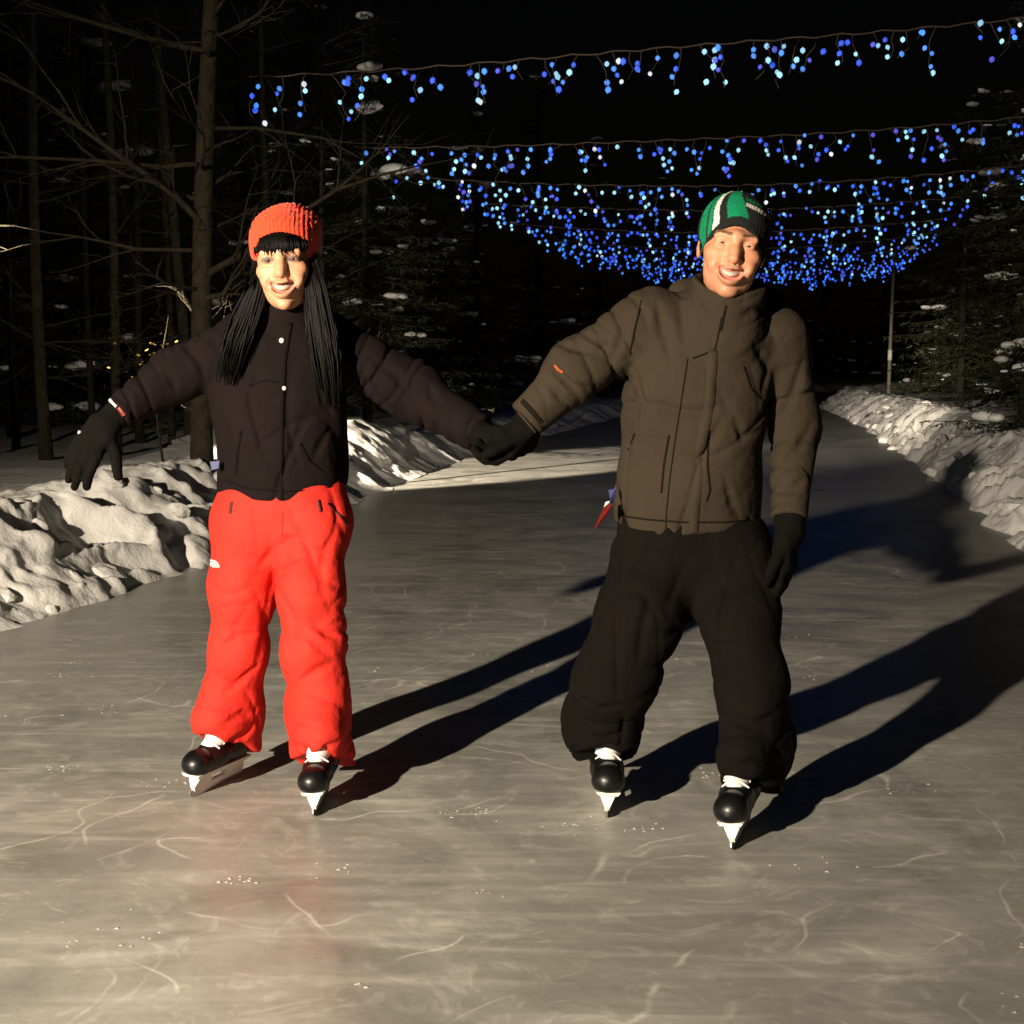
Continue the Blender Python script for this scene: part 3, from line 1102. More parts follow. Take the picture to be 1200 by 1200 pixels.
def trousersW(p):
    d = chain(p, px((332, 560, 4.2), (332, 600, 4.2)), [0.188, 0.196], sy=0.68)
    a = chain(p, [at(300, 600, 4.2)] + wl_r, [0.105, 0.112, 0.097, 0.082, 0.083, 0.094], k=0.05, fold=(0.080, [0.002, 0.003, 0.007, 0.008, 0.010, 0.014, 0.014], 43))
    b = chain(p, [at(360, 600, 4.19)] + wl_l, [0.105, 0.112, 0.094, 0.084, 0.087, 0.102], k=0.05, fold=(0.075, [0.002, 0.003, 0.009, 0.016, 0.009, 0.013, 0.014], 47))
    a = a - drape(p, 0.10, -0.3, 49, 0.009)
    b = b - drape(p, 0.10, 0.3, 52, 0.009)
    split = p[:, 2] < at(330, 628, 4.1)[2]
    legs = np.where(split, smin(a, b, 0.012), smin(a, b, 0.05))
    d = smin(d, legs, 0.05)
    near = p[:, 2] < 0.42
    lo_a, lo_b = leg_cut(p, a, FW[0], wl_r), leg_cut(p, b, FW[1], wl_l)
    d = np.where(near, np.minimum(lo_a, lo_b), d)
    return smax(d, p[:, 2] - at(332, 560, 4.1)[2], 0.01)


trousersW = creased(trousersW, [[(364, 727), (382, 742), (396, 747)], [(361, 747), (378, 762), (391, 771)], [(352, 797), (372, 786), (391, 779)], [(262, 814), (285, 796), (302, 779)], [(262, 850), (285, 836), (296, 838)], [(304, 664), (315, 652), (321, 640)], [(348, 631), (336, 634), (326, 642)], [(262, 872), (286, 862), (300, 846)], [(345, 872), (370, 882), (398, 868)], [(256, 762), (278, 747), (300, 743)], [(384, 640), (376, 665), (380, 690)]], YW, 0.012)
V, F = surf(trousersW, (-1.10, 3.7, 0.03), (-0.42, 4.50, 1.06), 0.0062)
tW = obj('trousers', V, F, 'red', wom)
strip('fly_seam', trousersW, [(331, 600), (330, 628)], YW, 0.005, 'red', tW, 0.002)
strip('pocket_zip', trousersW, [(272, 588), (270, 602)], YW, 0.010, 'red_dark', tW, 0.003)
strip('pocket_zip', trousersW, [(373, 586), (376, 600)], YW, 0.010, 'red_dark', tW, 0.003)
strip('pocket_zip', trousersW, [(384, 590), (398, 604), (407, 616)], YW, 0.008, 'red_dark', tW, 0.003)
for k in (3.2, 6.0, 8.8):   # white quarter-dome mark on the thigh
    arc = [(247.5 + k * math.sin(t) * 1.05, 665.5 - k * math.cos(t)) for t in np.linspace(0.0, 1.57, 6)]
    strip('thigh_emblem', trousersW, arc, YW, 0.0052, 'white_print', tW, 0.003, 8)

for q in FW:
    skate(q[0], q[1], q[2], q[3], wom)


# hair, hat
def hatW(p):
    q = locW(p)
    d = ell(q, (0, 0.020, 0.045), (0.088, 0.106, 0.092))
    d = smin(d, ell(q, (0.026, 0.055, 0.082), (0.066, 0.075, 0.062)), 0.03)
    edge = 0.058 - 0.50 * (q[:, 1] + 0.085) - 0.045 * np.clip(np.abs(q[:, 0]) / 0.08, 0, 1.1) ** 2
    fold = np.abs(np.sin(34 * np.arctan2(q[:, 0] - 0.045, q[:, 1] * 0.9 + 0.03) * 0.34 + 5 * q[:, 2])) * 0.0065 * np.clip((q[:, 2] - 0.06) / 0.05, 0, 1)
    d = d - fold + 0.0014 * np.sin(q[:, 0] * 620)
    d = smax(d, edge - q[:, 2], 0.006)
    inner = smax(ell(q, (0, 0.020, 0.040), (0.079, 0.097, 0.085)), q[:, 2] - 0.09, 0.004)
    d = smax(d, -inner, 0.003)
    return d * 1.17


V, F = surf(hatW, hw - 0.19, hw + 0.24, 0.0036)
hW = obj('knit_hat', V, F, 'knit_red', wom)
V, F = surf(lambda p: smax(ell(locW(p), (0, 0.022, 0.020), (0.081, 0.097, 0.094)), smax(-0.045 - 0.4 * locW(p)[:, 1] - locW(p)[:, 2], -(np.abs(locW(p)[:, 0]) - 0.060) - 0.0 - 9 * np.clip(locW(p)[:, 2] - 0.022, 0, 1) - 3 * np.clip(locW(p)[:, 1] + 0.03, 0, 1), 0.01), 0.006) * 1.17, hw - 0.2, hw + 0.2, 0.005)
hair = obj('hair', V, F, 'hair', wom)
lk = MB()
for i in range(64):     # fringe
    t = (i + random.random()) / 64 * 2 - 1
    x = 0.064 * t
    yb = -0.092 + 0.055 * t * t
    pts = [(x * 0.85, yb + 0.045, 0.090), (x, yb - 0.004, 0.055), (x * 1.04 + random.gauss(0, 0.002), yb - 0.014, 0.032), (x * 1.06 + random.gauss(0, 0.004), yb - 0.014, 0.014 + 0.004 * t * t + random.gauss(0, 0.003))]
    R3 = rotm(-4, 0, 2)
    lk.tube([hw + R3 @ (np.array(q) * 1.17) for q in pts], [0.004, 0.0042, 0.0034, 0.001], 5)
for side, base in ((-1, [(306, 292, 4.12), (303, 322, 4.09), (295, 352, 4.08), (284, 382, 4.07), (274, 415, 4.06), (266, 452, 4.06)]),
                   (1, [(362, 292, 4.12), (367, 322, 4.09), (371, 352, 4.07), (376, 385, 4.06), (384, 430, 4.05), (388, 482, 4.055)])):
    for i in range(150):
        a, b = random.gauss(0, 1), random.gauss(0, 1)
        ln = random.uniform(0.75, 1.0)
        base_w = [base[0]] + [tuple(np.interp(k * ln, range(6), [q[j] for q in base]) for j in range(3)) for k in range(1, 6)]
        pts = []
        for k, q in enumerate(base_w):
            wd = (3, 5, 7, 9, 10, 7)[k]
            cl = np.clip(a, -1.7, 1.7)
            pts.append(at(q[0] + cl * wd + 1.6 * math.sin(k * 1.3 + i), q[1], q[2] + 0.012 * np.clip(b, -1.3, 2) + (0.03 if k == 0 else 0)))
        lk.tube(pts, [0.0045, 0.005, 0.0045, 0.004, 0.003, 0.0012], 4)
lk.build('hair_locks', 'hair', hair)

# gloves
gWr, fgWr = glove('glove', at(124, 497, 4.055), at(74, 566, 4.0) - at(122, 500, 4.05), (0.75, -0.25, -0.45), (0.2, 0.9, -0.3),
                  (16, 14, 15, 18), (0.62, 0.85, 0.15), 'glove', wom, (at(141, 484, 4.085) - at(122, 500, 4.05)) * 1.1, 1.12)
gWl, fgWl = glove('glove', at(570, 513, 4.035), (0.9, -0.06, -0.36), (0.12, -0.8, 0.55), (0.2, 0.6, 0.8),
                  (48, 50, 52, 50), (0.75, 0.25, 0.75), 'glove', wom, (at(548, 500, 4.06) - at(570, 513, 4.03)), 1.08)
strip('reflective_tab', fgWl, [(590, 531.5), (599, 533)], 4.03, 0.010, 'reflect', gWl, 0.003)
strip('knuckle_tab', fgWr, [(91, 504), (94, 508)], 4.03, 0.010, 'white_plastic', gWr, 0.003)


# ---------------- the skater in the olive jacket
YM = 3.95
ml_r = px((770, 655, 3.97), (750, 722, 3.90), (722, 790, 3.90), (707, 842, 3.99), (704, 898, 4.06))
ml_l = px((856, 655, 3.96), (866, 722, 3.86), (879, 800, 3.80), (889, 868, 3.83), (889, 940, 3.86))
for L_, f_ in ((ml_r, FM[0]), (ml_l, FM[1])):
    L_[-1] = L_[-1] * 0.4 + (f_[6] * (1, 1, 0) + L_[-1] * (0, 0, 1)) * 0.6
ma_r = px((762, 376, 3.97), (672, 436, 3.97), (620, 489, 3.95))
ma_l = px((912, 396, 3.97), (932, 498, 4.0), (925, 604, 3.86))
spineM = px((810, 640, 3.97), (815, 560, 3.97), (824, 460, 3.96), (836, 380, 3.97))
hm = at(858, 290, 3.87)
skelM = [(spineM, [0.13, 0.11, 0.12, 0.08]), ([spineM[-1], hm + np.array([0.0, 0.04, -0.12])], [0.06, 0.05]),
         ([at(812, 650, 3.97)] + ml_r[:-1] + [FM[0][6]], [0.09, 0.085, 0.075, 0.06, 0.05, 0.03]), ([at(812, 650, 3.97)] + ml_l[:-1] + [FM[1][6]], [0.09, 0.085, 0.075, 0.06, 0.05, 0.03]),
         ([spineM[-1]] + ma_r + [at(611, 503, 3.965)], [0.08, 0.055, 0.045, 0.026, 0.012]), ([spineM[-1]] + ma_l + [at(923, 634, 3.845)], [0.08, 0.055, 0.045, 0.028, 0.014])]
man, locM = person('person in olive winter jacket, black trousers and striped green knit hat', False,
                   dict(head=hm, head_rot=(9, 0, -4), head_scale=1.17, skeleton=skelM))


def jacketM(p):
    d = chain(p, px((808, 640, 3.97), (808, 570, 3.97), (814, 480, 3.96), (828, 415, 3.97), (842, 385, 3.99)), [0.216, 0.208, 0.204, 0.195, 0.13], sy=0.66, k=0.05)
    d = smin(d, chain(p, px((772, 378, 3.98), (900, 396, 3.98)), [0.086, 0.086]), 0.06)
    d = d - drape(p, 0.12, 0.28, 61, 0.019)
    d = smin(d, chain(p, ma_r, [0.094, 0.080, 0.062], k=0.05, fold=(0.062, [0.010, 0.014, 0.018, 0.012], 63)), 0.035)
    d = smin(d, chain(p, ma_l, [0.088, 0.066, 0.053], k=0.05, fold=(0.058, [0.010, 0.012, 0.014, 0.014], 67)), 0.022)
    zh = at(810, 629, 3.82)[2] + 0.022 * np.clip((p[:, 0] - 0.47) / 0.2, -1.2, 1.2) ** 2 + 0.004 * np.sin(p[:, 0] * 26)
    inside = (p[:, 0] < 0.745) & (p[:, 0] > 0.2)
    d = np.where(inside, smax(d, zh - p[:, 2], 0.012), d)
    for a, b in ((ma_r[1], ma_r[2]), (ma_l[1], ma_l[2])):
        t = (b - a) / np.linalg.norm(b - a)
        near = np.linalg.norm(p - b.astype(np.float32), axis=1) < 0.12
        d = np.where(near, smax(d, (p - (b + t * 0.012).astype(np.float32)) @ t.astype(np.float32), 0.008), d)
    # tall collar with a hood roll behind, open at the throat
    c0, c1 = at(849, 392, 3.92), at(855, 330, 3.885)
    out = chain(p, [c0, c1], [0.118, 0.104], sy=0.98)
    inn = chain(p, [c0 + (0.0, -0.01, 0.02), c1 + (0.0, -0.016, 0.1)], [0.066, 0.090])
    col = smax(out, -inn, 0.010)
    top = at(850, 350, 3.785)[2] + 0.42 * (p[:, 1] - 3.785) + 0.16 * np.abs(p[:, 0] - c1[0] + 0.02) - 0.12 * (p[:, 0] - c1[0])
    col = smax(col, p[:, 2] - top, 0.010)
    notch = chain(p, px((847, 384, 3.785), (852, 345, 3.765)), [0.002, 0.014])
    col = smax(col, -notch, 0.008)
    col = col - drape(p, 0.07, 0.2, 69, 0.006)
    d = smin(d, col, 0.03)
    d = smin(d, chain(p, px((800, 345, 4.08), (860, 338, 4.13), (905, 358, 4.07)), [0.045, 0.055, 0.045]), 0.03)
    return d


jacketM = creased(jacketM, [[(770, 354), (776, 385), (788, 428)], [(797, 354), (800, 385), (803, 404)], [(820, 356), (824, 384)], [(736, 368), (728, 400), (714, 426)], [(686, 392), (702, 400), (714, 410)], [(655, 402), (672, 408), (690, 414)], [(636, 440), (650, 455), (660, 472)], [(650, 430), (664, 446), (674, 462)], [(884, 402), (900, 430), (892, 468)], [(940, 424), (930, 460), (914, 492)], [(950, 500), (936, 525), (918, 542)], [(944, 560), (930, 572), (912, 576)], [(858, 482), (870, 512), (890, 506)], [(870, 372), (880, 366), (896, 362)], [(742, 430), (752, 470), (750, 520)], [(850, 560), (858, 590), (866, 606)]], YM, 0.012)
V, F = surf(jacketM, (0.0, 3.62, 0.72), (1.0, 4.34, 1.64), 0.0062)
jM = obj('jacket', V, F, 'olive', man)
strip('storm_flap', jacketM, [(846, 372), (838, 410), (812, 420)], YM, 0.006, 'olive_trim', jM, 0.001)
strip('storm_flap', jacketM, [(806, 420), (800, 460), (792, 510), (785, 560), (781, 600), (780, 628)], YM, 0.005, 'olive_trim', jM, 0.0008, 50)
strip('storm_flap', jacketM, [(836, 410), (832, 470), (822, 520), (816, 570), (812, 629)], YM, 0.030, 'olive', jM, 0.003, 50)
strip('pocket_zip', jacketM, [(784, 510), (778, 545), (775, 578)], YM, 0.0075, 'olive_trim', jM, 0.0012)
strip('pocket_zip', jacketM, [(831, 505), (829, 545), (832, 575), (828, 588)], YM, 0.0075, 'olive_trim', jM, 0.0012)
strip('pocket_zip', jacketM, [(744, 508), (740, 518), (736, 528)], YM, 0.0075, 'olive_trim', jM, 0.0012)
strip('chest_seam', jacketM, [(872, 430), (880, 455), (894, 470)], YM, 0.007, 'olive_trim', jM, 0.0012)
strip('hem_seam', jacketM, [(724, 604), (760, 609), (800, 612), (850, 612), (896, 608)], YM, 0.006, 'olive_trim', jM, 0.0015, 50)
strip('shoulder_seam', jacketM, [(752, 352), (744, 385), (738, 415)], YM, 0.006, 'olive_trim', jM, 0.002)
strip('collar_zip', jacketM, [(851, 358), (848, 372), (845, 388)], YM, 0.008, 'olive_trim', jM, 0.0012)
strip('sleeve_mark', jacketM, [(650, 428), (654, 433), (660, 437)], YM, 0.009, 'orange', jM, 0.003)
strip('cuff_strap', jacketM, [(612, 470), (624, 482), (634, 494)], YM, 0.016, 'olive_trim', jM, 0.004)


def trousersM(p):
    d = chain(p, px((808, 615, 3.97), (810, 645, 3.97)), [0.20, 0.205], sy=0.68)
    a = chain(p, [at(775, 635, 3.97)] + ml_r, [0.115, 0.125, 0.120, 0.115, 0.104, 0.086], k=0.05, fold=(0.095, [0.002, 0.003, 0.006, 0.009, 0.012, 0.018, 0.014], 73))
    b = chain(p, [at(852, 635, 3.96)] + ml_l, [0.110, 0.118, 0.108, 0.098, 0.096, 0.091], k=0.05, fold=(0.100, [0.002, 0.003, 0.006, 0.008, 0.012, 0.018, 0.016], 79))
    a = a - drape(p, 0.11, -0.25, 81, 0.013)
    b = b - drape(p, 0.11, 0.25, 83, 0.013)
    split = p[:, 2] < at(815, 668, 3.85)[2]
    d = smin(d, np.where(split, smin(a, b, 0.012), smin(a, b, 0.05)), 0.05)
    near = p[:, 2] < 0.42
    lo_a, lo_b = leg_cut(p, a, FM[0], ml_r), leg_cut(p, b, FM[1], ml_l)
    d = np.where(near, np.minimum(lo_a, lo_b), d)
    return smax(d, p[:, 2] - at(812, 612, 3.85)[2], 0.01)


trousersM = creased(trousersM, [[(694, 718), (706, 732), (722, 738)], [(676, 815), (700, 832), (730, 826)], [(846, 838), (880, 850), (910, 838)], [(762, 700), (752, 740), (748, 780)], [(862, 662), (846, 720), (842, 770)], [(690, 862), (705, 868), (728, 858)], [(862, 900), (885, 892), (912, 896)]], YM, 0.012)
V, F = surf(trousersM, (0.1, 3.42, 0.03), (0.88, 4.26, 0.88), 0.0062)
tM = obj('trousers', V, F, 'black_cloth', man)

for q in FM:
    skate(q[0], q[1], q[2], q[3], man)


def hatM(p):
    q = locM(p)
    d = ell(q, (0, 0.018, 0.040), (0.087, 0.107, 0.094))
    edge = -0.006 - 0.56 * q[:, 1] - 0.050 * np.clip(np.abs(q[:, 0]) / 0.08, 0, 1.1) ** 2
    d = d + 0.0012 * np.sin(np.arctan2(q[:, 0], q[:, 1]) * 80) - 0.003 * np.exp(-((q[:, 2] - edge) / 0.016) ** 2)
    d = smax(d, edge - q[:, 2], 0.006)
    d = smax(d, -smax(ell(q, (0, 0.018, 0.036), (0.079, 0.098, 0.086)), q[:, 2] - 0.08, 0.004), 0.003)
    return d * 1.17


V, F = surf(hatM, hm - 0.19, hm + 0.2, 0.0034)
q = locM(V.astype(np.float32))
C = np.tile((0.012, 0.013, 0.013), (len(q), 1))
az = np.degrees(np.arctan2(q[:, 0], -(q[:, 1] - 0.018)))
up = q[:, 2]
ed = -0.006 - 0.56 * q[:, 1] - 0.050 * np.clip(np.abs(q[:, 0]) / 0.08, 0, 1.1) ** 2
band = (up - ed) > 0.022
grn = np.array((0.004, 0.19, 0.085))
sl = az + 250 * np.clip(up - 0.05, 0, 0.1) * 0.8
C[band & (sl > -14) & (sl < 14)] = grn
C[band & (sl > -36) & (sl < -26)] = (0.62, 0.60, 0.56)
C[band & (sl > -72) & (sl < -38)] = grn
C[band & (sl > -50) & (sl < -46)] = (0.02, 0.02, 0.02)
C[(np.abs(up - 0.098 + 0.25 * np.clip(q[:, 0], 0, 1)) < 0.005) & (q[:, 0] > 0.01)] = (0.42, 0.40, 0.36)
C[(np.abs(up - 0.112 + 0.25 * np.clip(q[:, 0], 0, 1)) < 0.004) & (q[:, 0] > 0.01)] = grn * 0.6
hM = obj('knit_hat', V, F, 'knit_attr', man, col=C)
b = MB()     # short hair showing at the temples and nape
for i in range(60):
    t = random.uniform(-2.6, 2.6)
    if abs(t) < 1.15:
        continue
    x, y = 0.077 * math.sin(t), 0.018 - 0.095 * math.cos(t)
    z = random.uniform(-0.012, 0.02)
    R3 = rotm(9, 0, -4)
    b.tube([hm + R3 @ (np.array(c) * 1.17) for c in ((x, y, z + 0.02), (x * 1.03, y * 1.03, z), (x * 1.0, y, z - 0.02))], [0.004, 0.004, 0.001], 5)
tag(b.build('hair', 'hair', man), kind='stuff')

gMl, fgMl = glove('glove', at(924, 628, 3.845), (-0.05, -0.02, -1), (-0.45, -0.85, 0), (-0.8, 0.45, 0.0),
                  (12, 14, 16, 20), (0.8, 0.5, 0.15), 'glove_m', man, at(926, 602, 3.86) - at(924, 628, 3.845), 1.10, (0.043, 0.046))
gMr, fgMr = glove('glove', at(617, 497, 3.955), (-0.55, 0.35, -0.72), (0.05, -0.75, -0.45), (-0.75, 0.1, 0.55),
                  (34, 38, 42, 44), (0.7, 0.35, 0.55), 'glove_m', man, at(634, 481, 3.95) - at(617, 497, 3.955), 1.10, (0.044, 0.050))
strip('glove_piping', fgMr, [(608, 484), (617, 494), (627, 506)], YM, 0.006, 'olive', gMr, 0.003)

# ticket tag hanging from the olive jacket, another at the plum jacket's hem
b = MB()
b.tube(px((722, 572, 3.93), (718, 580, 3.90), (715, 590, 3.89)), [0.004, 0.004, 0.004], 6)
tg = b.build('tag_cord', 'bluetag', man)


def card(name, quad, m, parent, th=0.004):
    q = [np.asarray(x) for x in quad]
    n = np.cross(q[1] - q[0], q[3] - q[0])
    n /= np.linalg.norm(n)
    V = [tuple(x) for x in q] + [tuple(x + n * th) for x in q]
    F = [[3, 2, 1, 0], [4, 5, 6, 7]] + [[i, (i + 1) % 4, 4 + (i + 1) % 4, 4 + i] for i in range(4)]
    return obj(name, V, F, m, parent, False)


card('tag_clip', px((713, 574, 3.90), (721, 573, 3.90), (722, 582, 3.90), (715, 584, 3.89)), 'bluetag', man)
card('hanging_tag', px((710, 588, 3.89), (718, 586, 3.90), (715, 592, 3.90), (708, 594, 3.88)), 'white_print', man)
card('hanging_tag', px((709, 593, 3.885), (719, 590, 3.895), (710, 606, 3.885), (696, 621, 3.86)), 'redtag', man)
card('tag_clip', px((246, 541, 4.1), (257, 540, 4.1), (256, 549, 4.1), (248, 551, 4.1)), 'bluetag', wom)


# ------------------------------------------------------------------ trees
def bare_tree(name, base, height, r0, lean, seed, label, group, specials=(), nb=26, blen=1.6, leaves=0):
    rnd = random.Random(seed)
    root = empty(name, base)
    tag(root, label, 'tree', group)
    b = MB()
    n = 14
    tp, rr = [], []
    for i in range(n + 1):
        t = i / n
        tp.append(np.array([lean[0] * t * height + 0.05 * math.sin(5 * t + seed), lean[1] * t * height + 0.05 * math.cos(4 * t + seed), -0.15 + t * (height + 0.15)]))
        rr.append(r0 * (1.25 if i == 0 else 1) * (1 - 0.62 * t))
    b.tube(tp, rr, 10)
    b.build('trunk', 'bark', root)
    c = MB()

    def branch(p, d, L, r, depth):
        pts, rad = [p], [r]
        m = 6
        for k in range(m):
            d = d + np.array([rnd.gauss(0, 0.10), rnd.gauss(0, 0.10), rnd.gauss(0.01, 0.10)])
            d = d / np.linalg.norm(d)
            p = p + d * L / m
            pts.append(p)
            rad.append(r * (1 - 0.8 * (k + 1) / m))
            if depth < 2 and k >= 1 and rnd.random() < 0.75:
                q = d + np.array([rnd.gauss(0, 0.6), rnd.gauss(0, 0.6), rnd.gauss(0.1, 0.45)])
                branch(p, q / np.linalg.norm(q), L * rnd.uniform(0.3, 0.55), max(r * 0.45, 0.0035), depth + 1)
        c.tube(pts, rad, 5, cap=False)
    for i in range(nb):
        z = rnd.uniform(0.12, 0.97)
        k = z * n
        p = tp[int(k)] * (1 - k % 1) + tp[min(int(k) + 1, n)] * (k % 1)
        a = rnd.uniform(0, 6.28)
        branch(p, np.array([math.cos(a), math.sin(a), rnd.uniform(-0.15, 0.6)]), blen * rnd.uniform(0.4, 1.1) * (1.15 - 0.5 * z), r0 * 0.22, 0)
    bw = np.array(base)
    for pth, r in specials:
        pts = [np.asarray(q) - bw for q in pth]
        zz = pts[0][2]
        k = np.clip((zz + 0.15) / (height + 0.15) * n, 0, n - 0.01)
        pts[0] = tp[int(k)] * (1 - k % 1) + tp[int(k) + 1] * (k % 1)
        one = MB()
        one.tube(pts, list(np.linspace(r, r * 0.35, len(pts))), 6)
        one.build('branch', 'bark', root)
        for k in range(1, len(pts)):
            for _ in range(2):
                q = pts[k] - pts[k - 1]
                q = q / np.linalg.norm(q) + np.array([rnd.gauss(0, .5), rnd.gauss(0, .5), rnd.gauss(0, .5)])
                branch(pts[k], q / np.linalg.norm(q), rnd.uniform(0.4, 0.9), r * 0.35, 1)
    tag(c.build('twigs', 'bark', root), kind='stuff')
    if leaves:
        lf = MB()
        for i in range(leaves):
            p = np.array([rnd.gauss(0, 0.16), rnd.gauss(0, 0.16), rnd.gauss(1.0, 0.12)])
            a = rnd.uniform(0, 6.28)
            e = np.array([math.cos(a), math.sin(a), -0.6]) * 0.035
            s_ = np.array([-math.sin(a), math.cos(a), rnd.uniform(-.4, .4)]) * 0.016
            lf.add([tuple(p), tuple(p + e * .5 + s_), tuple(p + e), tuple(p + e * .5 - s_)], [[0, 1, 2, 3]])
        lf.build('leaves', 'leaf', root)
    return root


def spot_on(u, Y, sink=0.0):
    x = (u - 600) / FOC * Y * 1.006
    y = np.array([Y]); xx = np.array([x])
    return (x, Y, float(ground_z(xx, y)[0]) - sink)


mainb = spot_on(238, 11.2)
sp = [(px((250, 262, 11.2), (205, 228, 11.0), (150, 190, 10.8), (95, 150, 10.7), (40, 110, 10.6)), 0.035),
      (px((256, 190, 11.2), (190, 196, 11.0), (110, 188, 10.9), (20, 184, 10.8), (-60, 186, 10.7)), 0.022),
      (px((258, 60, 11.2), (200, 52, 11.0), (120, 30, 10.8), (40, 4, 10.6)), 0.028),
      (px((249, 325, 11.2), (300, 288, 11.0), (345, 255, 10.9), (395, 222, 10.8), (450, 204, 10.7)), 0.030),
      (px((252, 150, 11.2), (300, 150, 11.3), (380, 162, 11.3), (430, 190, 11.2)), 0.018),
      (px((246, 350, 11.1), (262, 345, 11.0), (270, 330, 10.9), (276, 300, 10.9)), 0.028)]
bare_tree('bare_tree', mainb, 7.5, 0.095, (0.046, 0.01), 3, 'tall bare tree with a stout lit trunk behind the outstretched plum sleeve', None, sp, 22, 1.5)
spec = [(20, 17.5, 7, .05), (60, 15, 7.5, .07), (118, 18.6, 6.5, .05), (142, 16, 8, .06), (202, 18.2, 7, .05), (222, 17, 8, .075), (330, 18, 7.5, .06), (395, 14.5, 5.0, .035), (2, 16.4, 6.5, .05), (170, 19, 8, .06)]
for i, (u, Y, H, r) in enumerate(spec):
    bare_tree('bare_tree', spot_on(u, Y), H, r, (random.uniform(-.04, .04), random.uniform(-.03, .03)), 40 + i,
              'thin bare tree in the dark woods behind the lumpy snow bank', 'bare trees behind the snow bank', (), 16, 1.3)
for i, (u, Y, H, k) in enumerate([(192, 12.0, 1.4, 70), (575, 24, 1.4, 60), (640, 26, 1.5, 50)]):
    bare_tree('sapling', spot_on(u, Y), H, .014, (0.03, 0), 90 + i, 'small sapling holding dry ochre leaves at the edge of the woods', 'saplings with dry leaves', (), 6, 0.5, k)


def pad(seed):
    bm = bmesh.new()
    bmesh.ops.create_icosphere(bm, subdivisions=2, radius=1.0)
    P = np.array([v.co for v in bm.verts], np.float32)
    k = 1 + 0.28 * sn(P, 0.4, seed) + 0.14 * sn(P, 1.0, seed + 1)
    f = [[v.index for v in q.verts] for q in bm.faces]
    bm.free()
    return [tuple(float(c) for c in q) for q in P * k[:, None]], f


PADS = [pad(300 + 2 * i) for i in range(4)]


def conifer_meshes(seed, H, rad, dens=1.0):
    rnd = random.Random(seed)
    t = MB()
    t.tube([(0, 0, -0.2), (0, 0, H * 0.5), (0, 0, H)], [H * 0.014, H * 0.009, 0.01], 8)
    br, nd, sn_ = MB(), MB(), MB()
    z = 0.75
    while z < H * 0.985:
        k = 1 - z / H
        nbr = 6 if k > 0.3 else 4
        for j in range(nbr):
            a = rnd.uniform(0, 6.28)
            L = rad * (k ** 0.75) * rnd.uniform(0.65, 1.15) + 0.12
            d = np.array([math.cos(a), math.sin(a), 0])
            side = np.array([-d[1], d[0], 0])
            p0 = np.array([0, 0, z + rnd.uniform(-.1, .1)])
            m = max(3, int(L / 0.22))
            pts = []
            for q in range(m + 1):
                s = q / m
                pts.append(p0 + d * L * s + np.array([0, 0, (-0.38 * s + 0.22 * s * s) * L]) + side * 0.05 * math.sin(3 * s + j))
            br.tube(pts, list(np.linspace(0.016, 0.004, m + 1)), 4, cap=False)
            for q in range(1, m + 1):
                p = pts[q]
                s = q / m
                for sg in (-1, 1):
                    tl = L * 0.34 * (1.1 - s) + 0.10
                    e = d * 0.75 + side * sg + np.array([0, 0, -0.30 + rnd.uniform(-.15, .15)])
                    e /= np.linalg.norm(e)
                    tip = p + e * tl
                    nn = max(3, int(tl / 0.05 * dens))
                    for w_ in range(nn):      # needle tufts along the twig
                        c0 = p + e * tl * (w_ + rnd.random()) / nn
                        for _ in range(2):
                            g = e * 0.7 + np.array([rnd.gauss(0, .6), rnd.gauss(0, .6), rnd.gauss(-.1, .5)])
                            g = g / np.linalg.norm(g) * rnd.uniform(0.05, 0.11)
                            h_ = np.cross(g, np.array([rnd.gauss(0, 1), rnd.gauss(0, 1), rnd.gauss(0, 1)]))
                            h_ = h_ / (np.linalg.norm(h_) + 1e-6) * 0.010
                            nd.add([tuple(c0 - h_), tuple(c0 + h_), tuple(c0 + g)], [[0, 1, 2]])
                if rnd.random() < 0.07 and s > 0.3:
                    rr = rnd.choice([0.025, 0.04, 0.065, 0.10]) * rnd.uniform(0.7, 1.3)
                    for _ in range(rnd.randint(2, 4)):
                        bv, bf = PADS[rnd.randrange(4)]
                        sc_ = rr * rnd.uniform(0.6, 1.1)
                        cc = p + d * rnd.gauss(0, rr * 1.1) + side * rnd.gauss(0, rr * 0.7) + np.array([0, 0, sc_ * 0.35])
                        an = rnd.uniform(0, 6.28)
                        ca, sa = math.cos(an), math.sin(an)
                        sn_.add([(cc[0] + sc_ * (1.5 * x_ * ca - y_ * sa), cc[1] + sc_ * (1.5 * x_ * sa + y_ * ca), cc[2] + sc_ * 0.6 * z_) for x_, y_, z_ in bv], bf)
        z += rnd.uniform(0.16, 0.30) * (1 + H * 0.03)
    out = []
    for nm, mb, mm in (('trunk', t, 'bark_d'), ('limbs', br, 'bark_d'), ('crown', nd, 'needles'), ('snow_load', sn_, 'snow_pad')):
        out.append(tag(obj(nm, mb.v, mb.f, mm, smooth=(nm != 'crown'), link=False), kind=None if nm == 'trunk' else 'stuff'))
    return out


CON = [conifer_meshes(1, 6.0, 1.7), conifer_meshes(2, 8.0, 1.9, 0.8), conifer_meshes(3, 4.2, 1.3, 1.2)]


def conifer(u, Y, kind, sc, rz, label, group=None):
    b = spot_on(u, Y)
    r = empty('spruce_tree', b)
    r.rotation_euler = (0, 0, rz)
    r.scale = (sc, sc, sc)
    tag(r, label, 'tree', group)
    for q in CON[kind]:
        c = q.copy()
        COL.objects.link(c)
        c.parent = r
    return r


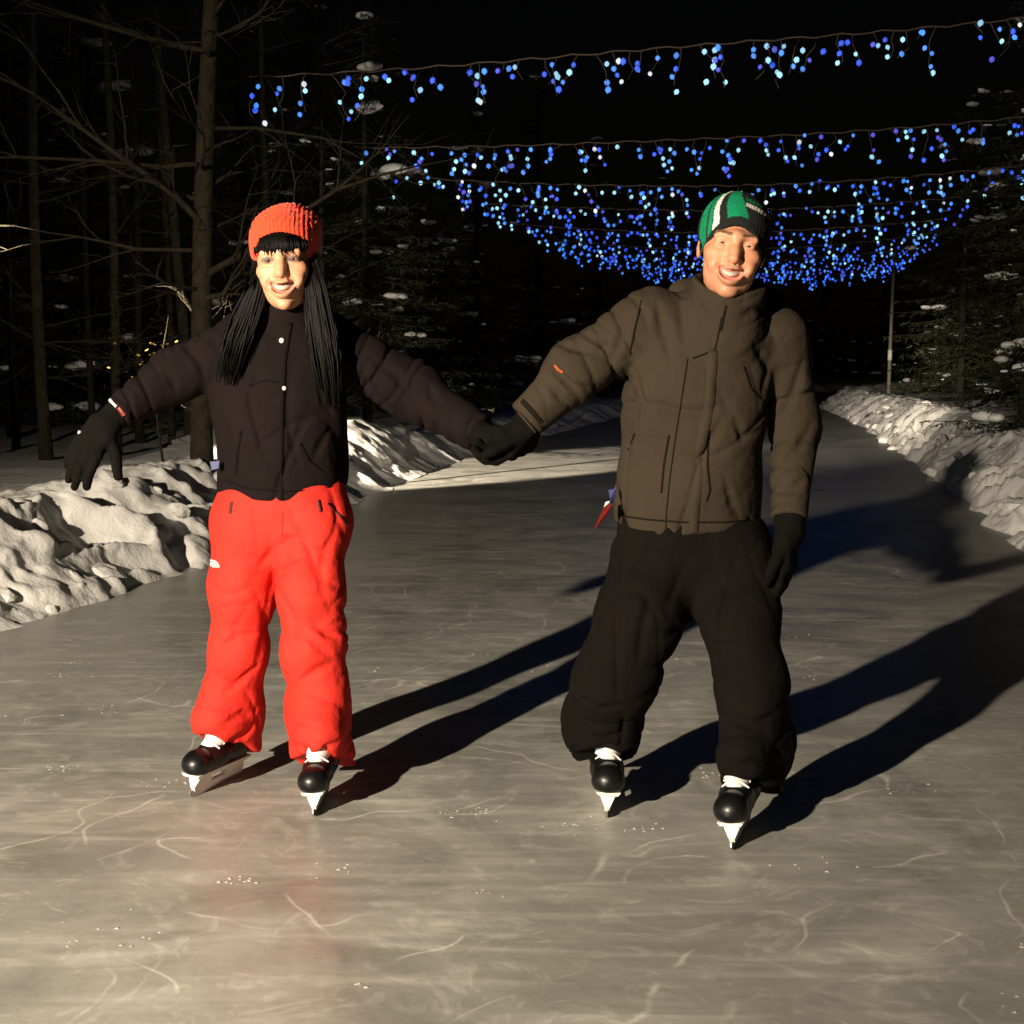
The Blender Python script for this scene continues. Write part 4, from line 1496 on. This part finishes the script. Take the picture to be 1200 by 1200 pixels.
conifer(432, 17.5, 0, 0.9, 0.4, 'spruce with snow clumps on its boughs behind the plum jacket sleeve')
conifer(505, 22.5, 2, 1.05, 1.9, 'low spruce holding bright snow beyond the smooth white drift')
conifer(560, 27, 0, 1.0, 2.9, 'dark spruce standing between the drift and the olive sleeve')
for i, (u, Y, k, s_) in enumerate([(20, 20, 1, 1), (120, 23, 0, 1.2), (290, 22, 1, 1.0), (370, 26, 1, 1.1), (630, 36, 1, 1.1), (700, 50, 1, 1.2), (770, 66, 1, 1.3), (60, 28, 1, 1.2)]):
    conifer(u, Y, k, s_, i * 1.3, 'dark spruce deep in the woods on the drift side of the trail', 'spruces beyond the left bank')
for i, (u, Y, k, s_) in enumerate([(880, 92, 1, 1.4), (960, 98, 1, 1.5), (1030, 88, 1, 1.3), (820, 84, 1, 1.3)]):
    conifer(u, Y, k, s_, i * 1.7, 'distant black spruce where the trail bends out of sight', 'spruces at the end of the trail')
conifer(1195, 19.5, 0, 1.15, 0.3, 'snow dusted spruce overhanging the low snow bank')
conifer(1120, 31, 0, 1.15, 1.2, 'spruce with snow pads just behind the thin grey post')
conifer(1262, 14.5, 1, 0.85, 2.2, 'tall spruce reaching up past the ends of the light strings')
for i, (u, Y, k, s_) in enumerate([(1165, 38, 1, 1.1), (1100, 50, 1, 1.1), (1240, 27, 1, 1.1), (1330, 20, 1, 1.0)]):
    conifer(u, Y, k, s_, i * 2.1, 'dark spruce in the woods beyond the low snow bank', 'spruces beyond the low bank')

# ------------------------------------------------------------------ post and strings of blue lights
b0 = gnd(1041, 466, 0.42)
post = empty('light_post', (b0[0], b0[1], 0.25))
tag(post, 'thin grey post with a pale band at the end of the light strings', 'post')
b = MB()
topz = at(1044, 296, b0[1])[2]
b.tube([(0, 0, 0), (0.01, 0, 1.5), (0.05, 0, topz - 0.25)], [0.055, 0.05, 0.045], 10)
b.build('pole', 'post', post)
b = MB()
zb = at(1042, 416, b0[1])[2] - 0.25
b.tube([(0.01, 0, zb - 0.15), (0.01, 0, zb + 0.15)], [0.062, 0.062], 10)
b.build('pale_band', 'white_plastic', post)

STR = [((292, 90), (640, 68), (1240, 16), 12.6), ((415, 172), (760, 166), (1235, 134), 16.7), ((468, 206), (800, 218), (1215, 192), 19.6),
       ((566, 238), (850, 246), (1128, 231), 23.2), ((598, 262), (850, 272), (1108, 256), 26.4), ((640, 279), (870, 292), (1098, 272), 29.8),
       ((676, 293), (880, 305), (1085, 288), 33.4), ((712, 305), (890, 316), (1066, 303), 37.2), ((755, 316), (900, 324), (1048, 314), 41.5)]
DESC = ['front string of blue icicle lights, highest above the trail', 'second string of blue icicle lights counting from the highest', 'third string of blue icicle lights counting from the highest',
        'fourth string of blue icicle lights counting from the highest', 'fifth string of blue icicle lights counting from the highest', 'sixth string of blue icicle lights counting from the highest',
        'seventh string of blue icicle lights counting from the highest', 'eighth string of blue icicle lights, close above the last one', 'last and lowest string of blue icicle lights over the far trail']
ICO = None


BULB_F = [[0, 1 + (k + 1) % 6, 1 + k] for k in range(6)] + [[1 + k, 1 + (k + 1) % 6, 7 + (k + 1) % 6, 7 + k] for k in range(6)] + [[13, 7 + k, 7 + (k + 1) % 6] for k in range(6)]


def bulb(mb, p, r, c, rnd):
    d = np.array([rnd.gauss(0, .35), rnd.gauss(0, .35), -1.0])
    d /= np.linalg.norm(d)
    e1 = np.cross(d, (0, 1, 0.01))
    e1 /= np.linalg.norm(e1)
    e2 = np.cross(d, e1)
    V = [tuple(p - d * r * 1.1)]
    for q, rr in ((-0.5, 0.85), (0.45, 0.95)):
        V += [tuple(p + d * r * q + r * rr * (math.cos(a) * e1 + math.sin(a) * e2)) for a in np.linspace(0, 2 * math.pi, 6, endpoint=False)]
    V.append(tuple(p + d * r * 1.35))
    F = BULB_F
    mb.add(V, F, c)


for si, (A, Bm, C_, Y) in enumerate(STR):
    rnd = random.Random(500 + si)
    pa, pm, pc = at(*A, Y), at(*Bm, Y), at(*C_, Y)
    tm = (pm[0] - pa[0]) / (pc[0] - pa[0])
    # parabola in height through the three points
    cA = pa[2]
    k2 = ((pm[2] - pa[2]) - (pc[2] - pa[2]) * tm) / (tm * tm - tm)
    k1 = (pc[2] - pa[2]) - k2

    def wp(t):
        return np.array([pa[0] + (pc[0] - pa[0]) * t, Y + 0.25 * math.sin(t * 9 + si) * 0.2, cA + k1 * t + k2 * t * t])
    root = empty('light_string', wp(0.5))
    o0 = wp(0.5)
    tag(root, DESC[si], 'light string', 'strings of blue lights over the trail')
    b = MB()
    n = 60
    b.tube([wp(i / n) - o0 + np.array([0, 0, 0.012 * math.sin(i * 1.9 + si)]) for i in range(n + 1)], [0.0075 + 0.0012 * si] * (n + 1), 5)
    b.build('wire', 'wire', root)
    far = si / 8.0
    width = pc[0] - pa[0]
    br = 0.024 + 0.0012 * si
    step = 0.155
    nd_ = int(width / step)
    allw, allb = MB(), MB()
    for k in range(nd_):
        t = (k + rnd.uniform(0.1, 0.9)) / nd_
        if rnd.random() < 0.10:
            continue
        p = wp(t) - o0
        L = rnd.choice([0.10, 0.18, 0.26, 0.34, 0.40]) * rnd.uniform(0.8, 1.15)
        m = max(2, int(L / 0.07))
        pts = [p]
        sway = rnd.gauss(0, 0.25)
        for j in range(m):
            pts.append(pts[-1] + np.array([sway * 0.06 + rnd.gauss(0, 0.035), rnd.gauss(0, 0.03), -L / m]))
        dw = MB() if si < 3 else allw
        db = MB() if si < 3 else allb
        dw.tube(pts, [0.0042 + 0.0006 * si] * len(pts), 4, cap=False)
        for j in range(1, len(pts)):
            if rnd.random() < 0.12 and j > 1:
                continue
            off = np.array([rnd.gauss(0, 0.040), rnd.gauss(0, 0.03), rnd.gauss(0, 0.022)])
            w_ = rnd.random()
            near = (1 - far)
            if w_ < 0.30 * near:
                c = np.array((0.35, 0.75, 0.95))
            elif w_ < 0.36 * near:
                c = np.array((0.75, 0.80, 0.85))
            elif w_ < 0.45 + 0.2 * near:
                c = np.array((0.06, 0.28, 0.95))
            elif w_ < 0.9:
                c = np.array((0.025, 0.10, 0.90))
            else:
                c = np.array((0.07, 0.06, 0.60))
            c = c * rnd.uniform(0.55, 1.1)
            bulb(db, pts[j] + off, br * rnd.uniform(0.8, 1.15), tuple(c), rnd)
        if si < 3 and db.v:
            s_ = dw.build('icicle_strand', 'wire', root)
            for q in range(len(db.v) // 14):
                obj('bulb', db.v[q * 14:q * 14 + 14], BULB_F, 'bulb', s_, col=np.array(db.c[q * 14:q * 14 + 14]))
    if si >= 3:
        tag(allw.build('icicle_strands', 'wire', root), kind='stuff')
        tag(allb.build('bulbs', 'bulb', root, col=True), kind='stuff')
